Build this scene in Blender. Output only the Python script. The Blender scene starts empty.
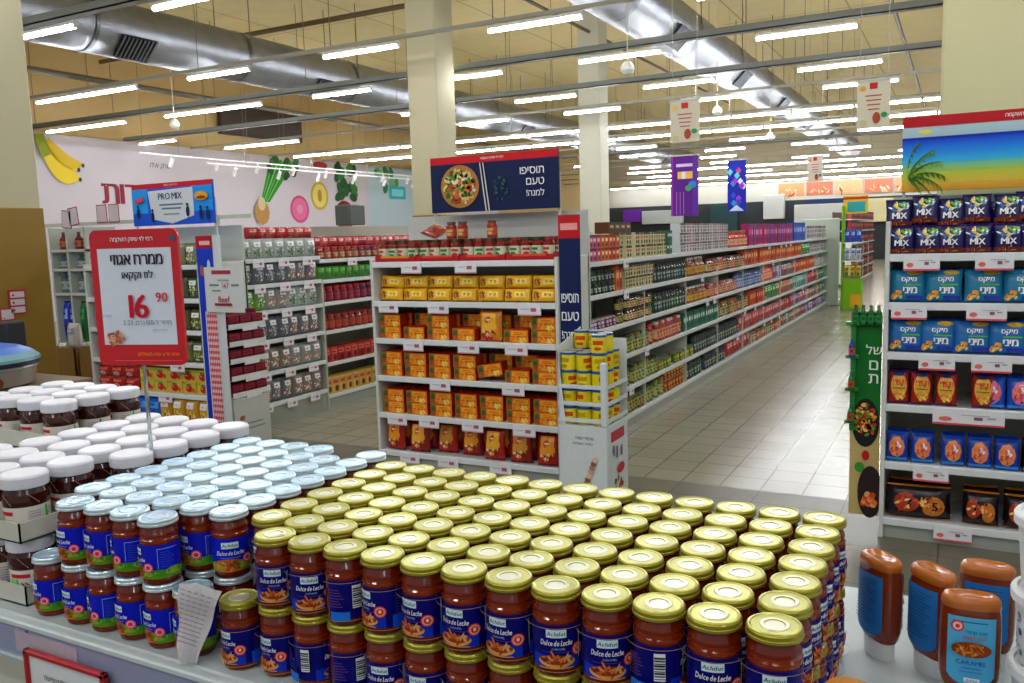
import bpy, math, random
from mathutils import Matrix, Vector
from mathutils.geometry import delaunay_2d_cdt
S = bpy.context.scene
C = S.collection
PI = math.pi
sin, cos = math.sin, math.cos

# ---------------------------------------------------------------- camera, world, exposure
def add_camera():
    f, pitch, roll, yaw = 849.1, math.radians(7.0408), math.radians(-1.6772), math.radians(-27.9315)
    F = Vector((sin(yaw)*cos(pitch), cos(yaw)*cos(pitch), -sin(pitch)))
    Rt = Vector((cos(yaw), -sin(yaw), 0)); U = Rt.cross(F)
    X = Rt*cos(roll) + U*sin(roll); Y = -Rt*sin(roll) + U*cos(roll)
    cd = bpy.data.cameras.new('camera'); cd.sensor_width = 36; cd.sensor_fit = 'HORIZONTAL'
    cd.lens = f*36/1024; cd.clip_start = .05; cd.clip_end = 200
    co = bpy.data.objects.new('camera', cd); C.objects.link(co)
    m = Matrix((X, Y, -F)).transposed().to_4x4(); m.translation = Vector((0, 0, 1.6))
    co.matrix_world = m; S.camera = co
add_camera()
W = bpy.data.worlds.new('world'); S.world = W; W.use_nodes = True
W.node_tree.nodes['Background'].inputs[0].default_value = (.93, .97, 1, 1)
W.node_tree.nodes['Background'].inputs[1].default_value = .2
S.view_settings.view_transform = 'Standard'; S.view_settings.look = 'None'
S.view_settings.gamma = 1; S.view_settings.use_curve_mapping = False
S.view_settings.exposure = 1.0
TUBE = 37.0          # strength of the fluorescent tubes

# ---------------------------------------------------------------- colours and materials
def h2l(h):
    h = h.lstrip('#'); o = []
    for i in (0, 2, 4):
        c = int(h[i:i+2], 16)/255
        o.append(c/12.92 if c <= .04045 else ((c+.055)/1.055)**2.4)
    return (o[0], o[1], o[2], 1)
_hc = {}
def col(c):
    if not isinstance(c, str): return c
    if c not in _hc: _hc[c] = h2l(c)
    return _hc[c]
def mat(name, rough=.5, metal=0, coat=0, noise=0, nscale=20, bump=0, bscale=60, emit=0, alpha=1, trans=0, spec=.5):
    m = bpy.data.materials.new(name); m.use_nodes = True
    nt = m.node_tree; b = nt.nodes['Principled BSDF']
    a = nt.nodes.new('ShaderNodeAttribute'); a.attribute_name = 'Col'
    out = a.outputs['Color']
    if noise or bump:
        tc = nt.nodes.new('ShaderNodeTexCoord')
        n = nt.nodes.new('ShaderNodeTexNoise'); n.inputs['Scale'].default_value = nscale
        n.inputs['Detail'].default_value = 4
        nt.links.new(tc.outputs['Object'], n.inputs['Vector'])
        if noise:
            mr = nt.nodes.new('ShaderNodeMapRange')
            mr.inputs[3].default_value = 1-noise; mr.inputs[4].default_value = 1+noise
            nt.links.new(n.outputs['Fac'], mr.inputs[0])
            mx = nt.nodes.new('ShaderNodeVectorMath'); mx.operation = 'SCALE'
            nt.links.new(out, mx.inputs[0]); nt.links.new(mr.outputs[0], mx.inputs['Scale']); out = mx.outputs[0]
        if bump:
            n2 = nt.nodes.new('ShaderNodeTexNoise'); n2.inputs['Scale'].default_value = bscale
            nt.links.new(tc.outputs['Object'], n2.inputs['Vector'])
            bp = nt.nodes.new('ShaderNodeBump'); bp.inputs['Strength'].default_value = bump
            bp.inputs['Distance'].default_value = .01
            nt.links.new(n2.outputs['Fac'], bp.inputs['Height']); nt.links.new(bp.outputs[0], b.inputs['Normal'])
    nt.links.new(out, b.inputs['Base Color'])
    b.inputs['Roughness'].default_value = rough; b.inputs['Metallic'].default_value = metal
    b.inputs['Coat Weight'].default_value = coat; b.inputs['Coat Roughness'].default_value = .05
    b.inputs['Specular IOR Level'].default_value = spec
    if emit:
        nt.links.new(out, b.inputs['Emission Color']); b.inputs['Emission Strength'].default_value = emit
    if trans: b.inputs['Transmission Weight'].default_value = trans; b.inputs['IOR'].default_value = 1.2
    if alpha < 1: b.inputs['Alpha'].default_value = alpha
    return m
M = {
 'print': mat('printed_card', .5, spec=.2, noise=.04, nscale=60),
 'gloss': mat('glossy_film', .25, spec=.35, coat=.15, bump=.25, bscale=35),
 'flatink': mat('glossy_ink', .35, spec=.15),
 'jar': mat('caramel_in_glass', .16, spec=.35, coat=.35, noise=.12, nscale=45),
 'lid': mat('lacquered_lid_metal', .28, metal=.55),
 'plastic': mat('moulded_plastic', .35, noise=.03, nscale=30),
 'steel': mat('enamelled_steel', .35, noise=.04, nscale=8),
 'card': mat('corrugated_card', .8, noise=.08, nscale=40),
 'paint': mat('painted_plaster', .75, noise=.05, nscale=3),
 'wood': mat('laminate_board', .55, noise=.12, nscale=6),
 'duct': mat('galvanised_duct', .38, metal=.85, noise=.25, nscale=5, bump=.3, bscale=14),
 'pipe': mat('painted_pipe', .5, noise=.1, nscale=10),
 'tube': mat('lit_tube', .5, emit=TUBE),
 'clear': mat('clear_plastic', .08, trans=.85),
 'cloudy': mat('cloudy_film', .15, coat=.6, bump=.4, bscale=50),
}

# ---------------------------------------------------------------- mesh builder
class MB:
    def __init__(s): s.v = []; s.f = []; s.c = []; s.m = []; s.s = []
    def add(s, vs, fs, c, m='print', sm=False):
        n = len(s.v); s.v += [tuple(v) for v in vs]
        for i, f in enumerate(fs):
            s.f.append([n+k for k in f])
            s.c.append(c[i] if isinstance(c, list) else c); s.m.append(m); s.s.append(sm)
        return s
    def poly(s, pts, c, m='print'): return s.add(pts, [list(range(len(pts)))], c, m)
    def box(s, x0, y0, z0, x1, y1, z1, c, m='print', bev=0):
        if x0 > x1: x0, x1 = x1, x0
        if y0 > y1: y0, y1 = y1, y0
        if z0 > z1: z0, z1 = z1, z0
        if bev:
            b = min(bev, (x1-x0)*.45, (y1-y0)*.45, (z1-z0)*.45); vs = []
            X, Y, Z = (x0, x1), (y0, y1), (z0, z1)
            idx = {}
            for i in (0, 1):
                for j in (0, 1):
                    for k in (0, 1):
                        sx, sy, sz = (1-2*i)*b, (1-2*j)*b, (1-2*k)*b
                        for a, p in enumerate(((X[i], Y[j]+sy, Z[k]+sz), (X[i]+sx, Y[j], Z[k]+sz), (X[i]+sx, Y[j]+sy, Z[k]))):
                            idx[i, j, k, a] = len(vs); vs.append(p)
            fs = []
            for i in (0, 1): fs.append([idx[i, 0, 0, 0], idx[i, 1, 0, 0], idx[i, 1, 1, 0], idx[i, 0, 1, 0]])
            for j in (0, 1): fs.append([idx[0, j, 0, 1], idx[1, j, 0, 1], idx[1, j, 1, 1], idx[0, j, 1, 1]])
            for k in (0, 1): fs.append([idx[0, 0, k, 2], idx[1, 0, k, 2], idx[1, 1, k, 2], idx[0, 1, k, 2]])
            for i in (0, 1):
                for j in (0, 1): fs.append([idx[i, j, 0, 0], idx[i, j, 1, 0], idx[i, j, 1, 1], idx[i, j, 0, 1]])
                for k in (0, 1): fs.append([idx[i, 0, k, 0], idx[i, 1, k, 0], idx[i, 1, k, 2], idx[i, 0, k, 2]])
            for j in (0, 1):
                for k in (0, 1): fs.append([idx[0, j, k, 1], idx[1, j, k, 1], idx[1, j, k, 2], idx[0, j, k, 2]])
            for i in (0, 1):
                for j in (0, 1):
                    for k in (0, 1): fs.append([idx[i, j, k, 0], idx[i, j, k, 1], idx[i, j, k, 2]])
            return s.add(vs, fs, c, m)
        vs = [(x, y, z) for x in (x0, x1) for y in (y0, y1) for z in (z0, z1)]
        return s.add(vs, [(0, 1, 3, 2), (4, 6, 7, 5), (0, 4, 5, 1), (2, 3, 7, 6), (0, 2, 6, 4), (1, 5, 7, 3)], c, m)
    def lathe(s, prof, n=20, cx=0, cy=0, sx=1, sy=1, m='plastic', sm=True):
        # prof: list of (r, z, colour of the band up to the next point[, material])
        for i in range(len(prof)-1):
            (r0, z0), (r1, z1) = prof[i][:2], prof[i+1][:2]
            c = prof[i][2]; mm = prof[i][3] if len(prof[i]) > 3 else m
            if r0 < 1e-6 or r1 < 1e-6:
                r, z, zc = (r1, z1, z0) if r0 < 1e-6 else (r0, z0, z1)
                vs = [(cx+r*sx*cos(2*PI*k/n), cy+r*sy*sin(2*PI*k/n), z) for k in range(n)]
                if abs(z-zc) < 1e-6: s.add(vs, [list(range(n))], c, mm, sm)
                else: s.add(vs+[(cx, cy, zc)], [(k, (k+1) % n, n) for k in range(n)], c, mm, sm)
            else:
                vs = [(cx+r*sx*cos(2*PI*k/n), cy+r*sy*sin(2*PI*k/n), z) for r, z in ((r0, z0), (r1, z1)) for k in range(n)]
                s.add(vs, [(k, (k+1) % n, n+(k+1) % n, n+k) for k in range(n)], c, mm, sm)
        return s
    def tube(s, a, b, r, c, m='pipe', n=8):
        a = Vector(a); b = Vector(b); d = (b-a).normalized()
        u = d.orthogonal().normalized(); w = d.cross(u)
        vs = [tuple(p+u*r*cos(2*PI*k/n)+w*r*sin(2*PI*k/n)) for p in (a, b) for k in range(n)]
        s.add(vs, [(k, (k+1) % n, n+(k+1) % n, n+k) for k in range(n)], c, m, True)
        s.add(vs[:n], [list(range(n))], c, m); s.add(vs[n:], [list(range(n))], c, m)
        return s
    def mesh(s, name):
        me = bpy.data.meshes.new(name)
        me.from_pydata(s.v, [], s.f)
        names = []
        for m in s.m:
            if m not in names: names.append(m)
        for m in names: me.materials.append(M[m])
        me.polygons.foreach_set('material_index', [names.index(m) for m in s.m])
        me.polygons.foreach_set('use_smooth', s.s)
        ca = me.color_attributes.new('Col', 'FLOAT_COLOR', 'CORNER')
        d = []
        for f, c in zip(s.f, s.c):
            if isinstance(c, tuple) and isinstance(c[0], (tuple, str)):
                for q in c: d += col(q)
            else: d += list(col(c))*len(f)
        ca.data.foreach_set('color', d); me.update()
        return me

def link(me, name, parent=None, loc=(0, 0, 0), rz=0, rx=0, ry=0, label=None, cat=None, group=None, kind=None, sc=None):
    o = bpy.data.objects.new(name, me); C.objects.link(o)
    o.parent = parent; o.location = loc
    if rz or rx or ry: o.rotation_euler = (rx, ry, rz)
    if sc: o.scale = sc
    if label: o['label'] = label
    if cat: o['category'] = cat
    if group: o['group'] = group
    if kind: o['kind'] = kind
    return o
def thing(name, label, cat, loc=(0, 0, 0), rz=0, group=None): return link(None, name, None, loc, rz, label=label, cat=cat, group=group)
def part(mb, name, parent, loc=(0, 0, 0), label=None, kind=None): return link(mb.mesh(name) if isinstance(mb, MB) else mb, name, parent, loc, label=label, kind=kind)
ONE = ['', 'first', 'second', 'third', 'fourth', 'fifth', 'sixth', 'seventh', 'eighth', 'ninth', 'tenth', 'eleventh', 'twelfth']
def nth(n):
    if n <= 12: return ONE[n]
    return str(n)+('th' if 10 < n % 100 < 14 else {1: 'st', 2: 'nd', 3: 'rd'}.get(n % 10, 'th'))

# ---------------------------------------------------------------- lettering
_tc = {}
def heb(t):
    o = t[::-1]; r = ''; i = 0
    while i < len(o):
        j = i
        while j < len(o) and (o[j].isdigit() or (o[j] == '.' and j > i)): j += 1
        if j > i: r += o[i:j][::-1]; i = j
        else: r += o[i]; i += 1
    return r
def glyph(ch, bold, shear):
    cu = bpy.data.curves.new('txt', 'FONT'); cu.body = ch; cu.size = 1; cu.resolution_u = 3
    cu.offset = bold; cu.shear = shear; cu.fill_mode = 'NONE'
    o = bpy.data.objects.new('txt', cu); C.objects.link(o)
    me = bpy.data.meshes.new_from_object(o.evaluated_get(bpy.context.evaluated_depsgraph_get()))
    V = [Vector((v.co.x, v.co.y)) for v in me.vertices]; E = [tuple(e.vertices) for e in me.edges]
    bpy.data.objects.remove(o); bpy.data.curves.remove(cu); bpy.data.meshes.remove(me)
    if not V: return [], []
    r = delaunay_2d_cdt(V, E, [], 0, 1e-5); fs = []
    for f in r[2]:
        x = sum(r[0][k].x for k in f)/len(f); y = sum(r[0][k].y for k in f)/len(f); ins = False
        for a, b in E:
            p, q = V[a], V[b]
            if (p.y > y) != (q.y > y) and x < (q.x-p.x)*(y-p.y)/(q.y-p.y)+p.x: ins = not ins
        if ins: fs.append(list(f))
    return [(v.x, v.y) for v in r[0]], fs
_gc = {}
def hebmesh(t, bold, shear):
    V = []; F = []; x = 0
    for ch in t:
        if ch == ' ': x += .22; continue
        k = (ch, bold, shear)
        if k not in _gc: _gc[k] = glyph(*k)
        vs, fs = _gc[k]
        if not vs: continue
        x0 = min(v[0] for v in vs); x1 = max(v[0] for v in vs); n = len(V)
        V += [(v[0]-x0+x, v[1]) for v in vs]; F += [[n+q for q in f] for f in fs]; x += x1-x0+.085
    return V, F
def textmesh(t, bold=.0, shear=0):
    k = (t, bold, shear)
    if k in _tc: return _tc[k]
    vs, fs = hebmesh(t, bold, shear)
    if vs:
        xs = [v[0] for v in vs]; ys = [v[1] for v in vs]; cx = (min(xs)+max(xs))/2; cy = (min(ys)+max(ys))/2
        vs = [(x-cx, y-cy) for x, y in vs]; w = max(xs)-min(xs); h = max(ys)-min(ys)
    else: w = h = 1
    _tc[k] = (vs, fs, w, h); return _tc[k]

class Art:
    """draws flat shapes, bent onto a surface by fn(x, y, layer)"""
    def __init__(s, mb, fn, m='print', eps=1.0): s.mb = mb; s.fn = fn; s.m = m; s.l = 1; s.sub = False
    def pts(s, ps): return [s.fn(x, y, s.l) for x, y in ps]
    def up(s): s.l += 1; return s
    def rect(s, x0, y0, x1, y1, c, nx=1, ny=1, c2=None):
        if s.sub: nx = max(nx, 5); ny = max(ny, 2 if abs(y1-y0) < .03 else 5)
        for i in range(nx):
            for j in range(ny):
                a, b = x0+(x1-x0)*i/nx, x0+(x1-x0)*(i+1)/nx; e, d = y0+(y1-y0)*j/ny, y0+(y1-y0)*(j+1)/ny
                cc = c
                if c2:
                    p, q = col(c), col(c2)
                    mixf = lambda t: tuple(p[k]*(1-t)+q[k]*t for k in range(4))
                    cc = (mixf(j/ny), mixf(j/ny), mixf((j+1)/ny), mixf((j+1)/ny))
                s.mb.add(s.pts([(a, e), (b, e), (b, d), (a, d)]), [(0, 1, 2, 3)], cc, s.m)
        s.l += 1; return s
    def ell(s, cx, cy, rx, ry, c, n=12, rot=0):
        ps = [(cx+rx*cos(2*PI*k/n)*cos(rot)-ry*sin(2*PI*k/n)*sin(rot), cy+rx*cos(2*PI*k/n)*sin(rot)+ry*sin(2*PI*k/n)*cos(rot)) for k in range(n)]
        if s.sub and max(rx, ry) > .02:
            p2 = [(cx+(x-cx)*q, cy+(y-cy)*q) for q in (1, .66, .33) for x, y in ps]
            s.mb.add(s.pts(p2+[(cx, cy)]), [(b*n+k, b*n+(k+1) % n, (b+1)*n+(k+1) % n, (b+1)*n+k) for b in (0, 1) for k in range(n)]+[(2*n+k, 2*n+(k+1) % n, 3*n) for k in range(n)], c, s.m); s.l += 1; return s
        s.mb.add(s.pts(ps+[(cx, cy)]), [(k, (k+1) % n, n) for k in range(n)], c, s.m); s.l += 1; return s
    def poly(s, ps, c): s.mb.add(s.pts(ps), [list(range(len(ps)))], c, s.m); s.l += 1; return s
    def text(s, t, cx, cy, size, c, bold=0, shear=0, maxw=None, rot=0):
        vs, fs, w, h = textmesh(t, 0, shear)
        k = size/h if h else size
        kx = k if not maxw else min(k, maxw/w)
        cr, sr = cos(rot), sin(rot)
        for q in ((-1, 0, 1) if bold else (0,)):
            d = q*min(bold, .035)*k*.9; s.mb.add(s.pts([(cx+d+x*kx*cr-y*k*sr, cy+x*kx*sr+y*k*cr) for x, y in vs]), fs, c, s.m); s.l += .5
        return s
    def food(s, cx, cy, rx, ry, pal, n, seed=1, sz=.22):
        r = random.Random(seed); l0 = s.l
        for i in range(n):
            a = r.random()*2*PI; q = r.random()**.5*.82; s.l = l0+i % 4
            s.ell(cx+rx*q*cos(a), cy+ry*q*sin(a), rx*sz*(.5+r.random()), ry*sz*(.35+r.random()*.7), r.choice(pal), 7, r.random()*3)
        s.l = l0+5; return s
def flat(w0=0, eps=.0004, y0=0): return lambda x, y, l: (x, y0-eps*l, y)
def cyl(r, eps=.00022, a0=0): return lambda x, y, l: ((r+eps*l)*sin(x/r+a0), -(r+eps*l)*cos(x/r+a0), y)

# ---------------------------------------------------------------- the room
def brickmat(name, c1, c2, mortar, bw, bh, ms, rough, sc=1, spec=.5):
    m = bpy.data.materials.new(name); m.use_nodes = True; nt = m.node_tree; b = nt.nodes['Principled BSDF']
    tc = nt.nodes.new('ShaderNodeTexCoord'); br = nt.nodes.new('ShaderNodeTexBrick')
    br.offset = 0; br.squash = 1
    br.inputs['Color1'].default_value = col(c1); br.inputs['Color2'].default_value = col(c2); br.inputs['Mortar'].default_value = col(mortar)
    br.inputs['Scale'].default_value = 1; br.inputs['Mortar Size'].default_value = ms
    br.inputs['Brick Width'].default_value = bw; br.inputs['Row Height'].default_value = bh
    mp = nt.nodes.new('ShaderNodeMapping'); mp.inputs['Location'].default_value = (.055, .05, 0)
    nt.links.new(tc.outputs['Object'], mp.inputs[0]); nt.links.new(mp.outputs[0], br.inputs['Vector'])
    n = nt.nodes.new('ShaderNodeTexNoise'); n.inputs['Scale'].default_value = 2.5; n.inputs['Detail'].default_value = 6
    nt.links.new(tc.outputs['Object'], n.inputs['Vector'])
    mr = nt.nodes.new('ShaderNodeMapRange'); mr.inputs[3].default_value = .88; mr.inputs[4].default_value = 1.1
    nt.links.new(n.outputs['Fac'], mr.inputs[0])
    vm = nt.nodes.new('ShaderNodeVectorMath'); vm.operation = 'SCALE'
    nt.links.new(br.outputs['Color'], vm.inputs[0]); nt.links.new(mr.outputs[0], vm.inputs['Scale'])
    nt.links.new(vm.outputs[0], b.inputs['Base Color'])
    b.inputs['Roughness'].default_value = rough; b.inputs['Specular IOR Level'].default_value = spec
    return m
M['tile'] = brickmat('floor_tile', '#96927e', '#8e8a76', '#625c4c', .25, .25, .005, .22)
M['tile2'] = brickmat('dark_floor_tile', '#6a6654', '#625e4e', '#45412f', .5, .5, .005, .4)
M['ceil'] = brickmat('ceiling_panels', '#dcc890', '#d6c288', '#b09a62', 2.3, 5.2, .02, .85)
def struct(name, mb): return link(mb.mesh(name), name, kind='structure')
X0, X1, Y0, Y1, ZC = -18.0, 6.0, -6.0, 46.0, 6.4
struct('floor', MB().box(X0, 5.2, -.1, X1, Y1, 0, '#ffffff', 'tile'))
struct('floor', MB().box(X0, Y0, -.1, X1, 5.2, 0, '#ffffff', 'tile2'))
struct('ceiling', MB().box(X0, Y0, ZC, X1, Y1, ZC+.1, '#ffffff', 'ceil'))
struct('wall_left', MB().box(X0-.2, Y0, 0, X0, Y1, ZC, '#c7a970', 'paint'))
struct('wall_back', MB().box(X0, Y1, 0, X1, Y1+.2, ZC, '#a89c80', 'paint'))

# ---------------------------------------------------------------- pillars, ducts, lamps
PIL = '#b9b190'
def pillar(x0, y0, w, d, label, clad=1.95, color=PIL):
    t = thing('pillar', label, 'pillar', (x0+w/2, y0+d/2, 0))
    part(MB().box(-w/2, -d/2, 0, w/2, d/2, ZC, color, 'paint', .015), 'shaft', t)
    if clad:
        k = .012
        part(MB().box(-w/2-k, -d/2-k, 0, w/2+k, d/2+k, clad, '#8a6a18', 'wood', .008), 'cladding', t, label='brown board cladding')
    return t
pillar(-7.30, 4.02, .5, .5, 'cream pillar clad in brown board behind the blue domed tub')
pillar(-7.22, 10.6, .5, .5, 'square cream pillar rising behind the noodle bowl header sign')
pillar(-7.48, 17.5, .5, .5, 'pale far pillar rising behind the long aisle shelving', None, '#c3c2ae')
pillar(-.13, 5.35, .75, .5, 'cream pillar behind the beach poster above the snack display', None, '#c9c193')

def duct(x, z, r, y0, y1, label):
    t = thing('ceiling_duct', label, 'duct', (x, y0, z), group='ceiling ducts')
    m = MB(); n = 24; L = y1-y0
    k = int(L/.3)
    vs = []; fs = []
    for i in range(k+1):
        rr = r*(1 + (.012 if i % 2 else 0))
        vs += [(rr*cos(2*PI*a/n), L*i/k, rr*sin(2*PI*a/n)) for a in range(n)]
    for i in range(k):
        fs += [(i*n+a, i*n+(a+1) % n, (i+1)*n+(a+1) % n, (i+1)*n+a) for a in range(n)]
    m.add(vs, fs, '#8f9298', 'duct', True); part(m, 'duct_pipe', t)
    yy = 1.5
    while yy < L:
        c = MB(); c.lathe([(r*1.05, -.03, '#6f7276'), (r*1.05, .03, '#6f7276')], 24, m='duct')
        c.v = [(a, yy+z_, b) for a, b, z_ in c.v]; part(c, 'joint_band', t)
        for s_ in (-1, 1): part(MB().tube((s_*r*.98, yy, 0), (s_*r*.98, yy, ZC-z), .008, '#6b5c40'), 'hanger', t)
        g = MB(); a0 = -.9 if x > -8 else -.5
        for q in range(6): pass
        yy += 3.0
    yy = 2.4
    while yy < L-1:
        g = MB().box(-.19, -.3, -.02, .19, .3, .02, '#2c2f33', 'duct')
        for q in range(9): g.box(-.19, -.3+q*.07, -.04, .19, -.28+q*.07, -.02, '#8f9298', 'duct')
        o = part(g, 'air_grille', t, (r*.72, yy, -r*.72)); o.rotation_euler = (0, -PI/4, 0)
        yy += 4.4
duct(-11.5, 4.9, .42, -2, 40, 'wide silver round air duct above the left shelves')
duct(-4.36, 4.95, .42, -2, 40, 'wide silver round air duct above the long aisle shelving')

rnd = random.Random(5)
tube_me = MB(); tube_me.v = []
def tube_mesh(L=1.2):
    a = MB().box(0, -.028, .012, L, .028, .05, '#dcdcd2', 'steel', .006)
    b = MB()
    n = 8; r = .025  # radius widened so the shape takes in the bloom around the tube
    vs = [(x, r*cos(2*PI*k/n), r*sin(2*PI*k/n)-.006) for x in (.01, L-.01) for k in range(n)]
    b.add(vs, [(k, (k+1) % n, n+(k+1) % n, n+k) for k in range(n)], '#f6f9ff', 'tube', True)
    c = MB()
    for x in (0, L-.03): c.box(x, -.024, -.028, x+.03, .024, .014, '#e4e4dc', 'plastic', .004)
    return a.mesh('fixture_body'), b.mesh('lit_tube'), c.mesh('end_caps')
TM = tube_mesh()
TROW = [ # y, thick rail, tubes
 (-3.4, 0, [-9.7+2.4*i for i in range(6)]), (-1.0, 1, [-9.7+2.4*i for i in range(6)]),
 (1.4, 0, [-9.7+2.4*i for i in range(6)]), (3.8, 1, [-12.1+2.4*i for i in range(7)]),
 (6.24, 1, [-12.1+2.4*i-(.0 if i < 2 else 0) for i in range(6)]+[2.3]),
 (9.0, 0, [-13.4, -12.2, -9.92, -7.43, -4.97, -2.5, 0]),
 (11.28, 1, [-16.56, -15.36, -13.1, -11.9, -9.58, -7.2, -4.8, -2.38, .1]),
 (13.86, 1, [-17, -9.6, -7.15, -4.75, -2.3, .1]),
 (15.8, 0, [-16.3, -15.1, -9.5, -7.06, -4.7, -2.2, .2]),
 (18.6, 0, [-16.6+1.22*i for i in range(15)]), (20.9, 0, [-16.4+1.22*i for i in range(15)]),
 (23.3, 0, [-12, -8.8, -5.6, -2.4, .4]), (25.7, 1, [-13, -9.6, -6.9, -4.4, -1.4]), (28.1, 0, [-12.2, -7.7, -3.7, -1.2]),
 (30.5, 0, [-11, -8, -5.2, -1.9]), (33, 0, [-12+1.22*i for i in range(11)]), (36, 0, [-12.2, -8.1, -4.9, -1.2]),
 (39, 0, [-14+1.22*i for i in range(13)]), (44, 0, [-17+1.22*i for i in range(16)])]
for ri, (y, thick, xs) in enumerate(TROW):
    t = thing('lighting_rail', ('grey cable tray rail' if thick else 'thin pale lighting rail')+f' hung crosswise under the ceiling, {nth(len(TROW)-ri)} nearest the back wall', 'rail', (-17.5, y, 4.06), group='hanging lighting rails')
    L = 20.5
    if thick: part(MB().box(0, -.06, .02, L, .06, .035, '#6d7069', 'steel').box(0, -.06, .02, L, -.05, .11, '#7c8078', 'steel').box(0, .05, .02, L, .06, .11, '#7c8078', 'steel'), 'channel', t)
    else: part(MB().box(0, -.025, .0, L, .025, .045, '#9c9886', 'steel'), 'channel', t)
    hm = MB()
    if y < 30:
        for i in range(9): 
            part(MB().tube((.6+i*2.4, 0, .03), (.6+i*2.4, 0, ZC-4.06), .006, '#7c6d4c'), 'hanger_rod', t)
    if 4 < y < 22 or y in (3.8, 1.4, -1.0):
        pass
    for i, x in enumerate(sorted(xs)):
        tt = thing('ceiling_light', f'lit white tube light on the {nth(len(TROW)-ri)} rail from the back wall, {nth(i+1)} from the left', 'light', (x, y, 3.99), group='tube lights under the ceiling')
        for me, nm in zip(TM, ('housing', 'lamp_tube', 'end_cap')): link(me, nm, tt)

def globe(x, y, label):
    t = thing('dome_speaker', label, 'speaker', (x, y, 3.78))  # white globe of a dome lamp, left unlit
    part(MB().tube((0, 0, .08), (0, 0, ZC-3.78), .007, '#dedccb', 'plastic'), 'stem', t)
    part(MB().lathe([(0, .09, '#e8e6da'), (.04, .08, '#e8e6da'), (.085, .02, '#e8e6da'), (.09, -.03, '#c9d0c2'), (.06, -.08, '#c9d0c2'), (0, -.095, '#c9d0c2')], 16), 'dome', t)
globe(-12.6, 11.05, 'white hanging dome above the far left produce mural')
globe(-4.0, 11.05, 'white hanging dome under the duct, nearest of the three over the aisle')
globe(-4.05, 15.95, 'white hanging dome over the aisle beside the tall white poster')
globe(-4.1, 21.1, 'white hanging dome over the aisle, farthest of the three')

def pipe_run(pts, r, label, c='#5d4a2c'):
    m = MB()
    for a, b in zip(pts, pts[1:]): m.tube(a, b, r, c)
    link(m.mesh('sprinkler_pipe'), 'sprinkler_pipe', label=label, cat='pipe')
pipe_run([(-17, 7.6, 5.6), (3, 7.6, 5.6)], .045, 'long brown pipe crossing under the ceiling above the duct fronts')
pipe_run([(-17, 13.0, 5.7), (3, 13.0, 5.7)], .05, 'brown pipe crossing the ceiling behind the middle pillar')
pipe_run([(-7.2, 3, 5.9), (-7.2, 30, 5.9)], .035, 'thin brown pipe running away over the middle pillar')
pipe_run([(-1.3, 3, 5.75), (-1.3, 34, 5.75)], .04, 'brown pipe running away beside the right pillar')
pipe_run([(-15.2, 5, 4.9), (-15.2, 34, 4.9)], .06, 'grey brown pipe running beside the left wall', '#6b6350')
for i, (x, y, sgn) in enumerate([(-8.6, 6.7, 1), (-9.7, 7.6, -1), (-6.1, 7.6, 1), (-5.2, 7.6, -1), (-2.2, 13, 1), (-8.3, 9.2, 1)]):
    pipe_run([(x, y, 5.6), (x, y, 5.2), (x, y+1.3, 5.2)], .03, f'bent brown sprinkler branch pipe, {nth(i+1)} in the row above the aisle')
b = MB()
for k in range(7): b.box(-17.9, 14.5+k*.32, 5.0, -17.85, 14.78+k*.32, 5.9, '#3c2f28', 'steel')
link(MB().box(-17.98, 17.2, 4.6, -17.8, 20.4, 5.5, '#3a2c28', 'steel', .02).mesh('wall_vent'), 'wall_vent', label='dark louvred vent high on the left wall', cat='vent')

# ceiling track spots in front of the mural
for k, (ya, yb, z) in enumerate([(13.5, 27, 3.72), (15, 30, 3.55)]):
    xx = -16.6+.5*k
    t = thing('spotlight_rail', ('upper' if k == 0 else 'lower')+' thin white spotlight rail before the produce mural', 'rail', (xx, ya, z))
    part(MB().box(-.02, 0, 0, .02, yb-ya, .03, '#e6e2dc', 'plastic'), 'track', t)
    for q in range(6): part(MB().tube((0, (yb-ya)*(q+.5)/6, .03), (0, (yb-ya)*(q+.5)/6, ZC-z), .005, '#8a8068'), 'hanger_rod', t)
    for q in range(9):
        yy = ya+.9+q*(yb-ya-1.5)/8.6
        s_ = thing('track_spotlight', f'small white spotlight on the {"upper" if k==0 else "lower"} rail before the mural, {nth(q+1)} from left', 'spotlight', (xx, yy, z), group='track spotlights before the mural')
        part(MB().tube((0, 0, 0), (0, 0, -.1), .012, '#ecebe4', 'plastic'), 'arm', s_)
        part(MB().tube((.02, 0, -.06), (-.09, .02, -.24), .045, '#f2f1ec', 'plastic', 12), 'lamp_head', s_)

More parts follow.
